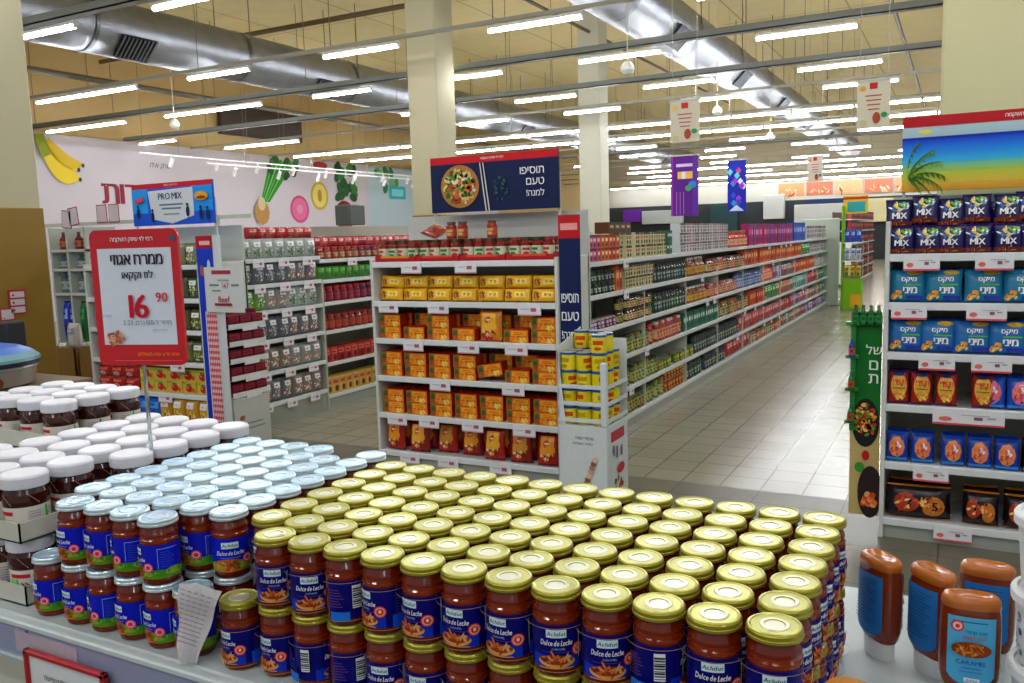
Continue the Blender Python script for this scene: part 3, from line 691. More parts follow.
# --- squeeze bottles
def sq_bottle():
    H = .168; n = 28
    prof = [(.031, .030, .016), (.035, .036, .019), (.0385, .05, .0225), (.0395, .07, .0235), (.0395, .125, .0235), (.0385, .143, .0225), (.0375, .151, .0215), (.0385, .1535, .0225), (.038, .161, .022), (.034, .1665, .019), (.026, .168, .013), (.024, .1655, .011)]
    def ring(a, z, b, e=2.6): return [(a*math.copysign(abs(cos(2*PI*k/n))**(2/e), cos(2*PI*k/n)), b*math.copysign(abs(sin(2*PI*k/n))**(2/e), sin(2*PI*k/n)), z) for k in range(n)]
    m = MB(); vs = []
    for a, z, b in prof: vs += ring(a, z, b)
    K = len(prof)
    m.add(vs, [(i*n+k, i*n+(k+1) % n, (i+1)*n+(k+1) % n, (i+1)*n+k) for i in range(K-1) for k in range(n)]+[[(K-1)*n+k for k in range(n)], list(range(n))], ['#7c2c08' if i < 6 else '#b0611c' for i in range(K-1) for k in range(n)]+['#b0611c', '#7c2c08'], 'jar', True)
    c = MB().lathe([(0, 0, '#dfe2e0'), (.029, 0, '#dfe2e0'), (.030, .002, '#dfe2e0'), (.031, .029, '#dfe2e0'), (.029, .031, '#dfe2e0'), (0, .031, '#dfe2e0')], 24, sy=.58, m='plastic')
    g = MB()
    def fn(x, z, l):
        a, b = .0395, .0235; u = min(abs(x)/a, .999)
        return (x, -b*(1-u**2.6)**(1/2.6)-.0004*l-.0006, z)
    a = Art(g, fn, 'flatink')
    N = 14; pts = []
    zz = lambda x: .041+.02*(1-(1-min(1, abs(x)/.031)**2)**.5)
    for i in range(N):
        x0, x1 = -.030+.06*i/N, -.030+.06*(i+1)/N
        a.l = 1; a.poly([(x0, zz(x0)), (x1, zz(x1)), (x1, .142), (x0, .142)], '#4fb0dc')
    a.l = 2; a.rect(-.024, .134, .02, .136, '#3a6a8c', 6, 1)
    a.ell(-.018, .128, .0085, .0085, '#d8343c', 14).ell(-.018, .128, .006, .006, '#f2c8c0', 12).ell(-.018, .128, .003, .003, '#c8303c', 8)
    a.text(heb('רוטב קרמל'), .006, .121, .006, '#2a5a8c', .01)
    a.text(heb('לעוגות וקינוחים'), .004, .113, .0055, '#c8343c', .015, 0, .034)
    a.ell(0, .096, .0255, .0115, '#8a3c10', 20).food(0, .097, .024, .01, ['#d8832c', '#b8541c', '#e8a850', '#8f3a10', '#c87030'], 30, 6, .2)
    a.text('CARAMEL', 0, .078, .006, '#1c50a8', .02).rect(-.012, .069, .012, .0705, '#2a6ac0', 3, 1).rect(-.016, .064, .014, .0652, '#2a6ac0', 3, 1)
    a.rect(-.009, .050, .011, .056, '#e8eef4', 3, 1).text('Achdut', .001, .053, .0035, '#1c3c8c')
    gb = MB(); gb.v = []
    def fb(x, z, l): p = fn(-x, z, l); return (p[0], -p[1], p[2])
    b = Art(gb, fb, 'flatink')
    for i in range(N):
        x0, x1 = -.030+.06*i/N, -.030+.06*(i+1)/N
        b.l = 1; b.poly([(x0, zz(x0)), (x1, zz(x1)), (x1, .142), (x0, .142)], '#2a78c0')
    b.l = 2
    for k in range(14): b.rect(-.022, .132-k*.0052, .022-.006*(k % 3), .1332-k*.0052, '#1a4a8c', 6, 1)
    return m.mesh('bottle_body'), c.mesh('white_cap'), g.mesh('front_label'), gb.mesh('back_label')
SB = sq_bottle()
for x, y, rz, lb in [(-.098, 1.425, PI-.85, 'brown squeeze bottle turned to its blue back label, nearest the gold-lidded jars'),
                     (-.022, 1.400, PI-.80, 'brown squeeze bottle turned to its blue back label, second from the jars'),
                     (.052, 1.452, PI-.05, 'brown squeeze bottle mostly hidden behind the front one beside white tubs'),
                     (.028, 1.318, .08, 'front brown squeeze bottle showing its pale blue label with caramel dish')]:
    t = thing('squeeze_bottle', lb, 'bottle', (x, y, TZ), rz, 'caramel squeeze bottles on the table')
    link(SB[0], 'bottle_body', t); link(SB[1], 'cap', t); link(SB[2], 'front_label', t); link(SB[3], 'back_label', t)
# --- white tubs
def tubm():
    b = MB().lathe([(0, 0, '#d5dadc'), (.049, 0, '#d5dadc'), (.051, .003, '#d5dadc'), (.058, .092, '#d5dadc'), (.056, .096, '#d5dadc'), (0, .096, '#d5dadc')], 32, m='plastic')
    l = MB().lathe([(.0595, .088, '#e4e8ea'), (.063, .0885, '#e4e8ea'), (.0632, .1, '#e4e8ea'), (.061, .1035, '#e4e8ea'), (.056, .104, '#dfe4e6'), (.054, .1, '#dfe4e6'), (0, .1, '#dfe4e6')], 32, m='plastic')
    g = MB(); f = lambda x, z, l_: ((.051+.007*z/.092+.0003*l_+.0003)*sin(x/.055), -(.051+.007*z/.092+.0003*l_+.0003)*cos(x/.055), z)
    a = Art(g, f, 'flatink')
    for sx in (-.11, -.045, .03, .09):
        r = random.Random(4)
        for k in range(26): a.l = 1; a.ell(sx+r.uniform(-.02, .02), .012+r.random()*.06, r.uniform(.001, .005), r.uniform(.001, .006), ['#4a4c50', '#7c8084', '#a4a8aa'][k % 3], 7)
        a.l = 2; a.ell(sx-.01, .018, .006, .006, '#b8203c', 10)
    return b.mesh('tub_body'), l.mesh('tub_lid'), g.mesh('tub_print')
TB = tubm()
for k, lb in enumerate(['white printed tub at the bottom of the right edge stack', 'white printed tub in the middle of the right edge stack', 'white tub on top of the right edge stack']):
    t = thing('white_tub', lb, 'tub', (.136, 1.275, TZ+.1035*k+(.0002*k)), k*.5, 'white tubs stacked at the right edge')
    link(TB[0], 'tub_body', t); link(TB[1], 'lid', t)
    if k < 2: link(TB[2], 'print', t)
for k in range(2):
    t = thing('white_tub', f'white printed tub behind the right edge stack, {["lower", "upper"][k]} one', 'tub', (.20, 1.40, TZ+.1037*k), 1+k, 'white tubs stacked at the right edge')
    link(TB[0], 'tub_body', t); link(TB[1], 'lid', t); link(TB[2], 'print', t)
# jar with orange lid, front right
t = thing('orange_lidded_jar', 'small orange-lidded jar standing low in front of right gold-lidded jars', 'jar', (-.108, 1.09, TZ))
part(MB().lathe([(0, 0, '#8a3a10'), (.027, 0, '#8a3a10'), (.03, .004, '#8a3a10'), (.03, .08, '#8a3a10'), (.024, .095, '#8a3a10'), (0, .096, '#8a3a10')], 24, m='jar'), 'jar_body', t)
part(MB().lathe([(.031, .09, '#cf7a1c'), (.0315, .091, '#cf7a1c'), (.0315, .106, '#d98a2c'), (.029, .109, '#d98a2c'), (0, .1085, '#d98a2c')], 24, m='plastic'), 'lid', t)

# ---------------------------------------------------------------- product kinds (one mesh each, shared)
_pc = {}
def cached(f):
    def g(*a):
        k = (f.__name__,)+a
        if k not in _pc: _pc[k] = f(*a)
        return _pc[k]
    return g
def seeded(*a): return random.Random(repr(a))
@cached
def carton(w, h, d, base, c1, c2, style):
    r = seeded(w, base, c1, style); m = MB().box(-w/2, 0, 0, w/2, d, h, base, 'print', .002)
    a = Art(m, flat(eps=.0006))
    if style == 0:      # orange biscuit brick
        a.rect(-w/2, 0, w/2, h*.97, '#e0741a').rect(-w*.24, h*.04, w*.48, h*.4, '#e88a1c')
        a.rect(-w*.48, h*.04, -w*.26, h*.96, '#6a6a2a').ell(-w*.37, h*.55, w*.09, h*.26, '#2f5a2c', 10).ell(-w*.36, h*.3, w*.07, h*.15, c2, 10)
        a.rect(-w*.2, h*.55, w*.44, h*.9, c1).food(w*.1, h*.26, w*.34, h*.24, [c2, '#f0c040', '#d8541c', '#f6e070'], 12, 3, .3)
        a.rect(-w*.12, h*.64, w*.36, h*.68, c2).rect(-w*.08, h*.76, w*.3, h*.8, c2)
    elif style == 1:    # tomato box
        a.rect(-w*.46, h*.06, w*.46, h*.94, c1).ell(0, h*.42, w*.26, h*.32, '#c01c18', 12).ell(-w*.12, h*.5, w*.07, h*.09, '#f08a7a', 8).ell(0, h*.75, w*.2, h*.09, '#3a8a2a', 8)
        a.ell(w*.34, h*.3, w*.1, h*.2, '#c8481c', 8).rect(-w*.44, h*.8, -w*.2, h*.92, c2)
    elif style == 2:    # tall slim carton with dark top band
        a.rect(-w*.5, h*.82, w*.5, h, c2).rect(-w*.3, h*.5, w*.3, h*.72, c1).ell(0, h*.26, w*.3, h*.16, c2, 10)
    else:
        a.rect(-w*.42, h*.55, w*.42, h*.88, c1).ell(w*.1, h*.28, w*.28, h*.2, c2, 10).rect(-w*.36, h*.66, w*.2, h*.74, c2)
    return m.mesh('carton')
@cached
def pack(w, h, t, base, c1, c2, style, txt):
    """a pillow or stand-up pack, front towards -y, standing at z = 0"""
    m = MB(); n, k = 10, 10
    def dep(x, z):
        u = min(1, abs(x)/(w/2)); v = min(1, abs(z-h/2)/(h/2))
        return t/2*max(0, 1-u**4)**.5*max(0, 1-v**3)**.55*(1+.06*sin(40*x/w+9*z/h))
    zz = lambda j: h*j/k
    for sgn in (-1, 1):
        vs = []; cs = []
        for j in range(k+1):
            for i in range(n+1):
                x = (-.5+i/n)*w; pin = 1-.05*sin(PI*j/k)
                vs.append((x*pin, sgn*dep(x, zz(j)), zz(j)))
        fs = [(j*(n+1)+i, j*(n+1)+i+1, (j+1)*(n+1)+i+1, (j+1)*(n+1)+i) for j in range(k) for i in range(n)]
        m.add(vs, fs, base, 'gloss', True)
    fn = lambda x, z, l: (x*(1-.05*sin(PI*z/h)), -dep(x, z)-.0012-.0005*l, z)
    a = Art(m, fn, 'gloss'); nx = 6; a.sub = True
    for e in (0, 1): a.l = 0; a.rect(-w*.49, [0, h*.96][e], w*.49, [h*.04, h][e], c2, nx, 1)
    a.l = 1
    if style == 'mix':   # dark purple snack bag, white letters and coloured wave
        a.food(0, h*.68, w*.42, h*.2, ['#e8f0f4', '#3a9ad0', '#5aa82c', '#e8c02c', '#e8eef0', '#1c5ab0'], 22, 5, .26)
        a.text(txt, 0, h*.38, h*.2, '#f0f0f4', .04, 0, w*.72)
        a.rect(-w*.46, h*.04, w*.46, h*.18, c1, nx, 1).food(0, h*.13, w*.42, h*.08, ['#b8481c', '#d8a04a', '#3a7a2a', '#8a2a14'], 12, 6, .25)
    elif style == 'blue':   # turquoise bag with white letters and fruit corner
        a.ell(w*.2, h*.88, w*.22, h*.07, '#c8a01c', 12)
        a.text(heb('מיקס'), w*.06, h*.66, h*.17, '#f0f4f6', .04, .1, w*.6)
        a.text(txt, w*.1, h*.36, h*.19, '#eef0f4', .04, 0, w*.5)
        a.rect(-w*.1, h*.5, w*.4, h*.54, '#4ac02c', 4, 1).food(-w*.28, h*.2, w*.18, h*.16, ['#e8982c', '#f0c84a', '#c85a1c', '#e8d880'], 14, 5, .35)
        a.rect(0, h*.08, w*.45, h*.2, '#2a3ab0', 4, 1)
    elif style == 'nuts':   # red and gold snack bag
        a.ell(0, h*.55, w*.4, h*.38, c1, 16).text(heb('תפוצ'), 0, h*.66, h*.16, '#d0201c', .05, .1, w*.64)
        a.food(0, h*.25, w*.36, h*.16, ['#f0c04a', '#e8902c', '#f4dc80', '#c85a1c'], 16, 8, .3).rect(-w*.3, h*.46, w*.3, h*.5, '#3a8a2a', 4, 1)
        a.ell(0, h*.9, w*.3, h*.05, c2, 10)
    elif style == 'blu2':   # blue bag, orange and pink burst
        a.ell(0, h*.5, w*.36, h*.36, c1, 9).food(0, h*.48, w*.3, h*.26, ['#e85a8a', '#f4f0e8', '#e8902c', '#d8303c', '#f4d84a'], 22, 4, .3)
        a.rect(-w*.46, h*.05, w*.46, h*.14, '#2a8ae0', nx, 1)
    elif style == 'dark':   # long dark multipack
        a.ell(-w*.2, h*.5, w*.2, h*.3, c1, 12).ell(w*.22, h*.42, w*.2, h*.3, c2, 12).food(0, h*.42, w*.42, h*.28, ['#d8482c', '#e89a3c', '#f0d070', '#b82c20'], 26, 4, .16)
        if txt: a.text(txt, w*.26, h*.42, h*.26, '#1a1210', .03)
    elif style == 'noodle':   # yellow noodle pack lying on its long edge
        a.rect(-w*.46, h*.1, w*.46, h*.9, base, nx, 1).ell(-w*.26, h*.48, w*.13, h*.32, '#7a3014', 12).ell(-w*.26, h*.48, w*.09, h*.22, '#c8782c', 10)
        a.rect(-w*.04, h*.34, w*.36, h*.72, c1, 4, 1).text(heb('אטריות'), w*.16, h*.52, h*.2, c2, .02, 0, w*.3)
    elif style == 'pouch':   # upright orange pouch
        a.rect(-w*.34, h*.3, w*.34, h*.6, c1).rect(-w*.3, h*.6, w*.3, h*.93, c1).ell(0, h*.7, w*.2, h*.12, '#c84a14', 12).rect(-w*.16, h*.69, w*.16, h*.73, '#f4e8c0', 3, 1)
        a.food(0, h*.24, w*.38, h*.2, ['#c01c18', '#e8d8b0', '#d84a2c', '#8a1410', '#e8a040'], 22, 6, .26)
    elif style == 'clear':   # see-through bag of dried goods
        a.l = 1; a.food(0, h*.36, w*.42, h*.3, [c1, c2, c1, '#e8e0d0'], 40, seeded(base, c1).randint(1, 99), .16)
        a.rect(-w*.26, h*.62, w*.26, h*.84, '#e6e8e8', 4, 1).rect(-w*.18, h*.7, w*.16, h*.75, c1, 3, 1)
    else:
        a.rect(-w*.36, h*.58, w*.36, h*.82, c1, 4, 1).ell(0, h*.32, w*.28, h*.2, c2, 12).rect(-w*.26, h*.68, w*.2, h*.73, c2, 3, 1)
    return m.mesh('pack')
@cached
def foodjar(r, h, lid, body, lab, acc):
    m = MB().lathe([(0, 0, body), (r*.95, 0, body), (r, h*.04, body), (r, h*.72, body), (r*.78, h*.84, body), (r*.78, h*.86, lid, 'plastic'), (r*.85, h*.86, lid, 'plastic'), (r*.85, h, lid, 'plastic'), (0, h, lid, 'plastic')], 14, m='jar')
    f = cyl(r, .0006); a = Art(m, lambda x, z, l: f(x, z, l), 'flatink')
    a.rect(-r*2, h*.14, r*2, h*.62, lab, 10, 1).rect(-r*.7, h*.42, r*.7, h*.54, acc, 4, 1).ell(0, h*.28, r*.55, h*.09, acc, 10)
    return m.mesh('food_jar')
@cached
def can(r, h, top, body, acc):
    m = MB().lathe([(0, 0, '#b9b9b4', 'lid'), (r, 0, '#b9b9b4', 'lid'), (r, h*.03, body), (r, h*.87, top), (r, h*.95, top), (r, h, '#c9c9c4', 'lid'), (r*.9, h*.99, '#c0c0bb', 'lid'), (0, h*.98, '#c0c0bb', 'lid')], 14, m='flatink')
    f = cyl(r, .0006); a = Art(m, f, 'flatink')
    a.rect(-r*.7, h*.46, r*.7, h*.7, acc, 4, 1).ell(0, h*.25, r*.5, h*.1, acc, 10)
    return m.mesh('can')
@cached
def bottle(r, h, cap, body, lab):
    m = MB().lathe([(0, 0, body), (r*.94, 0, body), (r, h*.04, body), (r, h*.58, body), (r*.5, h*.74, body), (r*.36, h*.86, body), (r*.36, h*.87, cap, 'plastic'), (r*.44, h*.87, cap, 'plastic'), (r*.44, h, cap, 'plastic'), (0, h, cap, 'plastic')], 12, m='jar')
    a = Art(m, cyl(r, .0006), 'flatink'); a.rect(-r*1.4, h*.14, r*1.4, h*.5, lab, 8, 1).ell(0, h*.32, r*.5, h*.09, body, 8)
    return m.mesh('bottle')

# ---------------------------------------------------------------- shelving furniture
SHZ = [.145, .41, .67, .93, 1.185, 1.45]
def endcap(x0, x1, y, label, side, back, top=1.75, depth=.5, zs=SHZ, frame='#c9cdc6'):
    """end display facing -y"""
    t = thing('display_shelf', label, 'shelf', ((x0+x1)/2, y, 0)); w = x1-x0
    part(MB().box(-w/2, depth-.02, 0, w/2, depth, top, back, 'steel'), 'back_panel', t)
    for s_ in (-1, 1): part(MB().box(s_*w/2-(.022 if s_ > 0 else 0), .0, 0, s_*w/2+(.022 if s_ < 0 else 0), depth, side, frame, 'steel', .003), 'side_panel', t)
    for i, z in enumerate(zs):
        m = MB().box(-w/2+.022, .012, z-.028, w/2-.022, depth-.02, z, '#c8cccb', 'steel').box(-w/2+.02, -.004, z-.034, w/2-.02, .012, z+.004, '#d3d8d8', 'plastic', .003)
        part(m, 'shelf_board', t)
    part(MB().box(-w/2+.022, .02, 0, w/2-.022, .04, zs[0]-.03, '#9a9f96', 'steel'), 'kick_plate', t)
    return t
def tag(x, y, z, w, h, label, group, rz=0, style=0):
    t = thing('price_card', label, 'price card', (x, y, z), rz, group)
    m = MB().box(-w/2, -.003, -h, w/2, 0, 0, '#dcdcdf', 'print'); a = Art(m, flat(eps=.0005, y0=-.003))
    if style: a.rect(-w/2, -h, w/2, -h*.88, '#d04a58').ell(-w*.32, -h*.62, w*.1, h*.16, '#d8685a', 8).rect(-w*.1, -h*.35, w*.3, -h*.3, '#a8a4ac').rect(w*.08, -h*.62, w*.2, -h*.42, '#8a5460').rect(w*.26, -h*.5, w*.38, -h*.42, '#9a8c98')
    else: a.rect(-w*.36, -h*.5, w*.0, -h*.42, '#a8a8b4').rect(w*.06, -h*.66, w*.3, -h*.36, '#a45a68').rect(-w*.5, -h, w*.5, -h*.9, '#c89aa0')
    part(m, 'card', t); return t
def header(x0, x1, y, z0, z1, label, draw, bg, name='header_sign', th=.02):
    t = thing(name, label, 'sign', ((x0+x1)/2, y, z0)); w = x1-x0; h = z1-z0
    m = MB().box(-w/2, 0, 0, w/2, th, h, bg, 'print', .003); draw(Art(m, flat(eps=.0008)), w, h); part(m, 'sign_board', t)
    for s_ in (-1, 1):
        if name != 'side_banner': part(MB().box(s_*w*.49-.008, th, -.3, s_*w*.49+.008, th+.012, h*.6, '#b5b8b0', 'steel'), 'support_post', t)
    return t

# ---------------------------------------------------------------- middle end display
MX0, MX1, MY = -3.575, -2.165, 4.7
endcap(MX0, MX1, MY, 'white end display of orange biscuit packs and sauce jars in the middle', 1.47, '#b9bcb4', 1.76)
def noodle_sign(a, w, h):
    a.rect(-w/2, 0, w/2, h*.9, '#0b1a44', 1, 4).rect(-w/2, h*.87, w/2, h, '#c4141c')
    a.text(heb('רמי לוי שיווק השקמה'), 0, h*.935, h*.06, '#f0e8e4', .02)
    a.ell(-w*.26, h*.45, w*.165, h*.41, '#1a1418', 28).ell(-w*.26, h*.46, w*.155, h*.385, '#a8743c', 28)
    a.food(-w*.26, h*.47, w*.15, h*.36, ['#d8582c', '#e8b070', '#3f8a26', '#c8d070', '#e8d8a8', '#a83a1c', '#2f6a1c', '#e0803c'], 170, 3, .13)
    for dx in (0, .025): a.poly([(-w*(.095-dx), h*.86), (-w*(.088-dx), h*.86), (-w*(.045-dx), 0), (-w*(.055-dx), 0)], '#d8d4c8')
    a.food(w*.06, h*.35, w*.08, h*.28, ['#1f4a44', '#2f6a4c', '#163a50'], 22, 8, .12)
    for s_, z in (('תוסיפו', .665), ('טעם', .475), ('למנה!', .285)):
        ww = textmesh(heb(s_)); k = h*.12/ww[3]; a.text(heb(s_), w*.40-ww[2]*k/2, h*z, h*.12, '#f2f4f6')
header(-3.245, -2.28, MY+.3, 1.775, 2.146, 'navy header sign with noodle bowl and chopsticks over the middle display', noodle_sign, '#0b1a44')
def navy_wing(a, w, h):
    a.rect(-w/2, h*.86, w/2, h, '#b8141c').rect(-w*.4, h*.91, w*.4, h*.95, '#e89a94')
    for s_, z in (('תוסיפו', .50), ('טעם', .39), ('למנה!', .28)): a.text(heb(s_), 0, h*z, h*.055, '#e8ecf2', .01, 0, w*.8)
header(-2.155, -2.015, MY, .72, 1.72, 'narrow navy side banner standing on the right of middle display', navy_wing, '#0c1c4c', 'side_banner', .01)

rp = random.Random(21)
g = 'sauce jars on the top shelf of the middle display'
# red trays and jars on the top shelf
for k in range(4):
    x = MX0+.035+k*.337
    m = MB().box(x, MY+.02, 1.4505, x+.33, MY+.3, 1.455, '#a8141c', 'card').box(x, MY+.018, 1.4505, x+.33, MY+.022, 1.49, '#b0161c', 'print').box(x, MY+.022, 1.4505, x+.003, MY+.3, 1.50, '#a8141c', 'card').box(x+.327, MY+.022, 1.4505, x+.33, MY+.3, 1.50, '#a8141c', 'card')
    a = Art(m, lambda xx, z, l: (xx, MY+.018-.0006*l, z)); a.rect(x+.02, 1.462, x+.31, 1.458, '#7c0c14').rect(x+.05, 1.478, x+.28, 1.492, '#d84a3a' if k else '#d0902c')
    link(m.mesh('jar_tray'), 'jar_tray', label=f'red card tray on top shelf of the middle display, {nth(k+1)} from left', cat='tray', group='red trays on the top shelf of the middle display')
    for q in range(4):
        for b in range(2):
            link(foodjar(.036, .14, '#3a3418' if (k+q) % 3 else '#8a2a1c', '#7a1a0c', '#ccd0b4', '#3a7a3a' if (q+k) % 2 else '#b83a2c'), 'sauce_jar', loc=(x+.045+q*.079, MY+.065+b*.08, 1.4555), rz=rp.uniform(-.4, .4),
                 label=f'sauce jar in {nth(k+1)} red tray, {"front" if not b else "back"} row, {nth(q+1)} from left', cat='jar', group=g)
for i, (x, lb) in enumerate([(-2.97, 'left one of the pair'), (-2.885, 'right one of the pair'), (-2.665, 'the one alone')]):
    link(foodjar(.034, .11, '#5a4018', '#8a1c10', '#b84a30', '#c8b060'), 'sauce_jar', loc=(x, MY+.1, 1.5965), label=f'red sauce jar stacked highest under the noodle sign, {lb}', cat='jar', group=None)
link(pack(.13, .16, .05, '#a83a2c', '#c87a4a', '#7a1c14', 'plain', ''), 'fallen_pouch', loc=(-3.17, MY+.12, 1.622), rx=-1.2, ry=.3, label='small red pouch lying on top of the jars, left of the noodle sign', cat='pouch')
# yellow noodle packs, two high
for i in range(7):
    for lv in range(2):
        x = MX0+.12+i*.195; jt = rp.uniform(-.06, .06)
        o = link(pack(.19, .088, .075, '#efb418', '#f6dc5a', '#a83a14', 'noodle', ''), 'noodle_pack', loc=(x, MY+.075+.02*lv, 1.187+.083*lv), rz=jt, ry=(.07 if i == 0 and lv else 0), rx=-.12,
             label=f'yellow noodle pack on the second shelf of middle display, {"upper" if lv else "lower"} row, {nth(i+1)} from left', cat='noodle pack', group='yellow noodle packs on the middle display')
        o2 = link(o.data, 'noodle_pack', loc=(x+.01, MY+.2+.02*lv, 1.187+.083*lv), rz=-jt, rx=-.12, label=f'yellow noodle pack at the back of the second shelf, {"upper" if lv else "lower"} row, {nth(i+1)} from left', cat='noodle pack', group='yellow noodle packs behind the front row')
# orange bricks, three shelves
OR = ('#e07014', '#ee9a1c', '#c8320c')
def brick(x, y, z, lb, gr, rz=0, ry=0, v=0):
    link(carton(.168, .082, .11, ['#b82a10', '#b0240e', '#c03814'][v % 3], '#f4a820', '#c8320c', 0), 'biscuit_pack', loc=(x, y, z), rz=rz, ry=ry, label=lb, cat='biscuit pack', group=gr)
for sh, z, gaps in ((3, .93, {1: 1, 3: 1, 4: 0, 5: 1}), (4, .67, {4: 0, 5: 1}), (5, .41, {})):
    for i in range(7):
        x = MX0+.125+i*.1945; n = gaps.get(i, 2)
        for lv in range(n):
            brick(x, MY+.03, z+.002+.0835*lv, f'orange biscuit pack, {nth(sh)} shelf of middle display, {"upper" if lv else "lower"}, {nth(i+1)} stack from left', 'orange biscuit packs on the middle display', rp.uniform(-.05, .05), 0, i+lv+sh)
        for lv in range(2 if n != 1 or i % 2 else 1):
            brick(x+.008, MY+.16, z+.002+.0835*lv, f'orange biscuit pack in back row, {nth(sh)} shelf of middle display, {"upper" if lv else "lower"}, {nth(i+1)} stack', 'orange biscuit packs in the back rows', 0, 0, i+lv)
brick(MX0+.125+4*.1945, MY+.035, .705, 'orange biscuit pack lying askew alone on the fourth shelf', None, .12, -.16, 1)
link(pack(.165, .2, .06, '#d8851c', '#f0b42c', '#c83a14', 'pouch', ''), 'upright_pouch', loc=(MX0+.125+4*.1945, MY+.06, .932), label='tall orange pouch standing among the biscuit packs on third shelf', cat='pouch')
for i in range(7):
    for b in range(2):
        link(pack(.155, .205, .07, ['#a81c14', '#8f1c18'][i % 2], ['#e8941c', '#e8a82c', '#c88a2c'][i % 3], '#7a1410', 'pouch', ''), 'crouton_pouch', loc=(MX0+.12+i*.196+.01*b, MY+.055+.1*b+(.05 if i in (2, 3) else 0), .147), rz=rp.uniform(-.12, .12), rx=-.06,
             label=f'orange and red pouch on the bottom shelf of middle display, {"front" if not b else "back"} row, {nth(i+1)} from left', cat='pouch', group='orange pouches on the bottom shelf')
for k, (x, z) in enumerate([(-3.23, 1.45), (-2.81, 1.45), (-3.43, 1.185), (-3.03, 1.185), (-2.36, 1.185), (-3.24, .93), (-2.81, .93), (-2.46, .93), (-3.04, .67), (-2.49, .67), (-3.4, .41), (-3.14, .41), (-2.8, .41), (-2.42, .41), (-3.31, .145), (-3.0, .145), (-2.6, .145)]):
    tag(x, MY-.006, z-.001, .16, .074, f'white price card {["", "hung"][1]} on the {nth(6-SHZ.index(z))} shelf edge of middle display, at {"left" if x < -3.15 else "middle" if x < -2.7 else "right"}{" inner" if k in (7, 11) else ""}', 'price cards on the middle display')

# ---------------------------------------------------------------- yellow cans in a cardboard dispenser
t = thing('cardboard_dispenser', 'white cardboard floor dispenser full of yellow cans right of middle display', 'dispenser', (-1.84, 4.28, 0))
W2, D2 = .145, .33; cw = '#cdd6d6'
part(MB().box(-W2, 0, 0, W2, D2, .54, cw, 'card', .004), 'base_box', t)
part(MB().box(-W2, D2-.006, .54, W2, D2, 1.0, cw, 'card'), 'back_card', t)
m = MB()
for y0 in (0,): m.add([(-W2, 0, .54), (-W2, D2, .54), (-W2, D2, 1.06), (-W2, .0, .98), (-W2+.004, 0, .54), (-W2+.004, D2, .54), (-W2+.004, D2, 1.06), (-W2+.004, 0, .98)], [(0, 1, 2, 3), (4, 5, 6, 7), (0, 3, 7, 4), (3, 2, 6, 7), (1, 2, 6, 5)], cw, 'card')
m.add([(-W2, 0, .54), (-W2+.045, 0, .54), (-W2, 0, .98)], [(0, 1, 2)], cw, 'card'); part(m, 'side_card', t)
part(MB().box(W2-.035, -.004, .54, W2+.002, .03, .9, cw, 'card', .006), 'corner_post', t)
for k in range(3):
    z = .56+.095*k
    part(MB().box(-W2, -.003, z, W2-.03, .003, z+.022, cw, 'card').box(W2-.003, .02, z, W2+.003, D2, z+.022, cw, 'card'), 'guard_strip', t)
m = MB(); a = Art(m, flat(eps=.0008))
a.text(heb('שימורי טונה'), .01, .47, .016, '#3c4048').text(heb('במחיר משתלם'), .0, .44, .016, '#3c4048'); part(m, 'front_lettering', t); m = MB(); a = Art(m, flat(eps=.0008))
for k in range(12): a.ell(-.03+.012*k*.8, .09+.024*k, .018, .016, ['#c9a08a', '#a87c6c', '#8a5a3a', '#d8bca0'][k % 4], 9, k)
part(m, 'front_print', t, label='printed sprig of flowers')
m = MB(); a = Art(m, lambda y, z, l: (W2+.0008*l, y, z)); a.rect(.06, .44, .27, .5, '#b8303c').food(.16, .15, .09, .1, ['#c8582c', '#3a7a2a', '#e0b070', '#b8301c'], 30, 3, .2).ell(.2, .27, .06, .03, '#c02c34').rect(.08, .36, .1, .42, '#5a6a70').rect(.13, .34, .15, .41, '#5a6a70').rect(.2, .34, .22, .4, '#8a4a50')
part(m, 'side_print', t, label='red and food print on the side')
for i in range(3):
    for j in range(3):
        for k in range(5 if (j == 2 or i == 2) else 4):
            x = -1.84-.098+i*.092-.0; y = 4.335+j*.093; z = .542+k*.102
            if k == 4 and i == 2 and j == 2: continue
            link(can(.044, .1, '#2458a8', '#dcc81c' if (i+k) % 3 else '#e4d42c', ['#c8481c', '#b8941c'][(i+j+k) % 2]), 'yellow_can', loc=(x, y, z), rz=rp.uniform(-.6, 1.2),
                 label=f'yellow can in the cardboard dispenser, {nth(k+1)} layer up, {nth(j+1)} row back, {["left", "centre", "right"][i]}', cat='can', group='yellow cans in the cardboard dispenser')

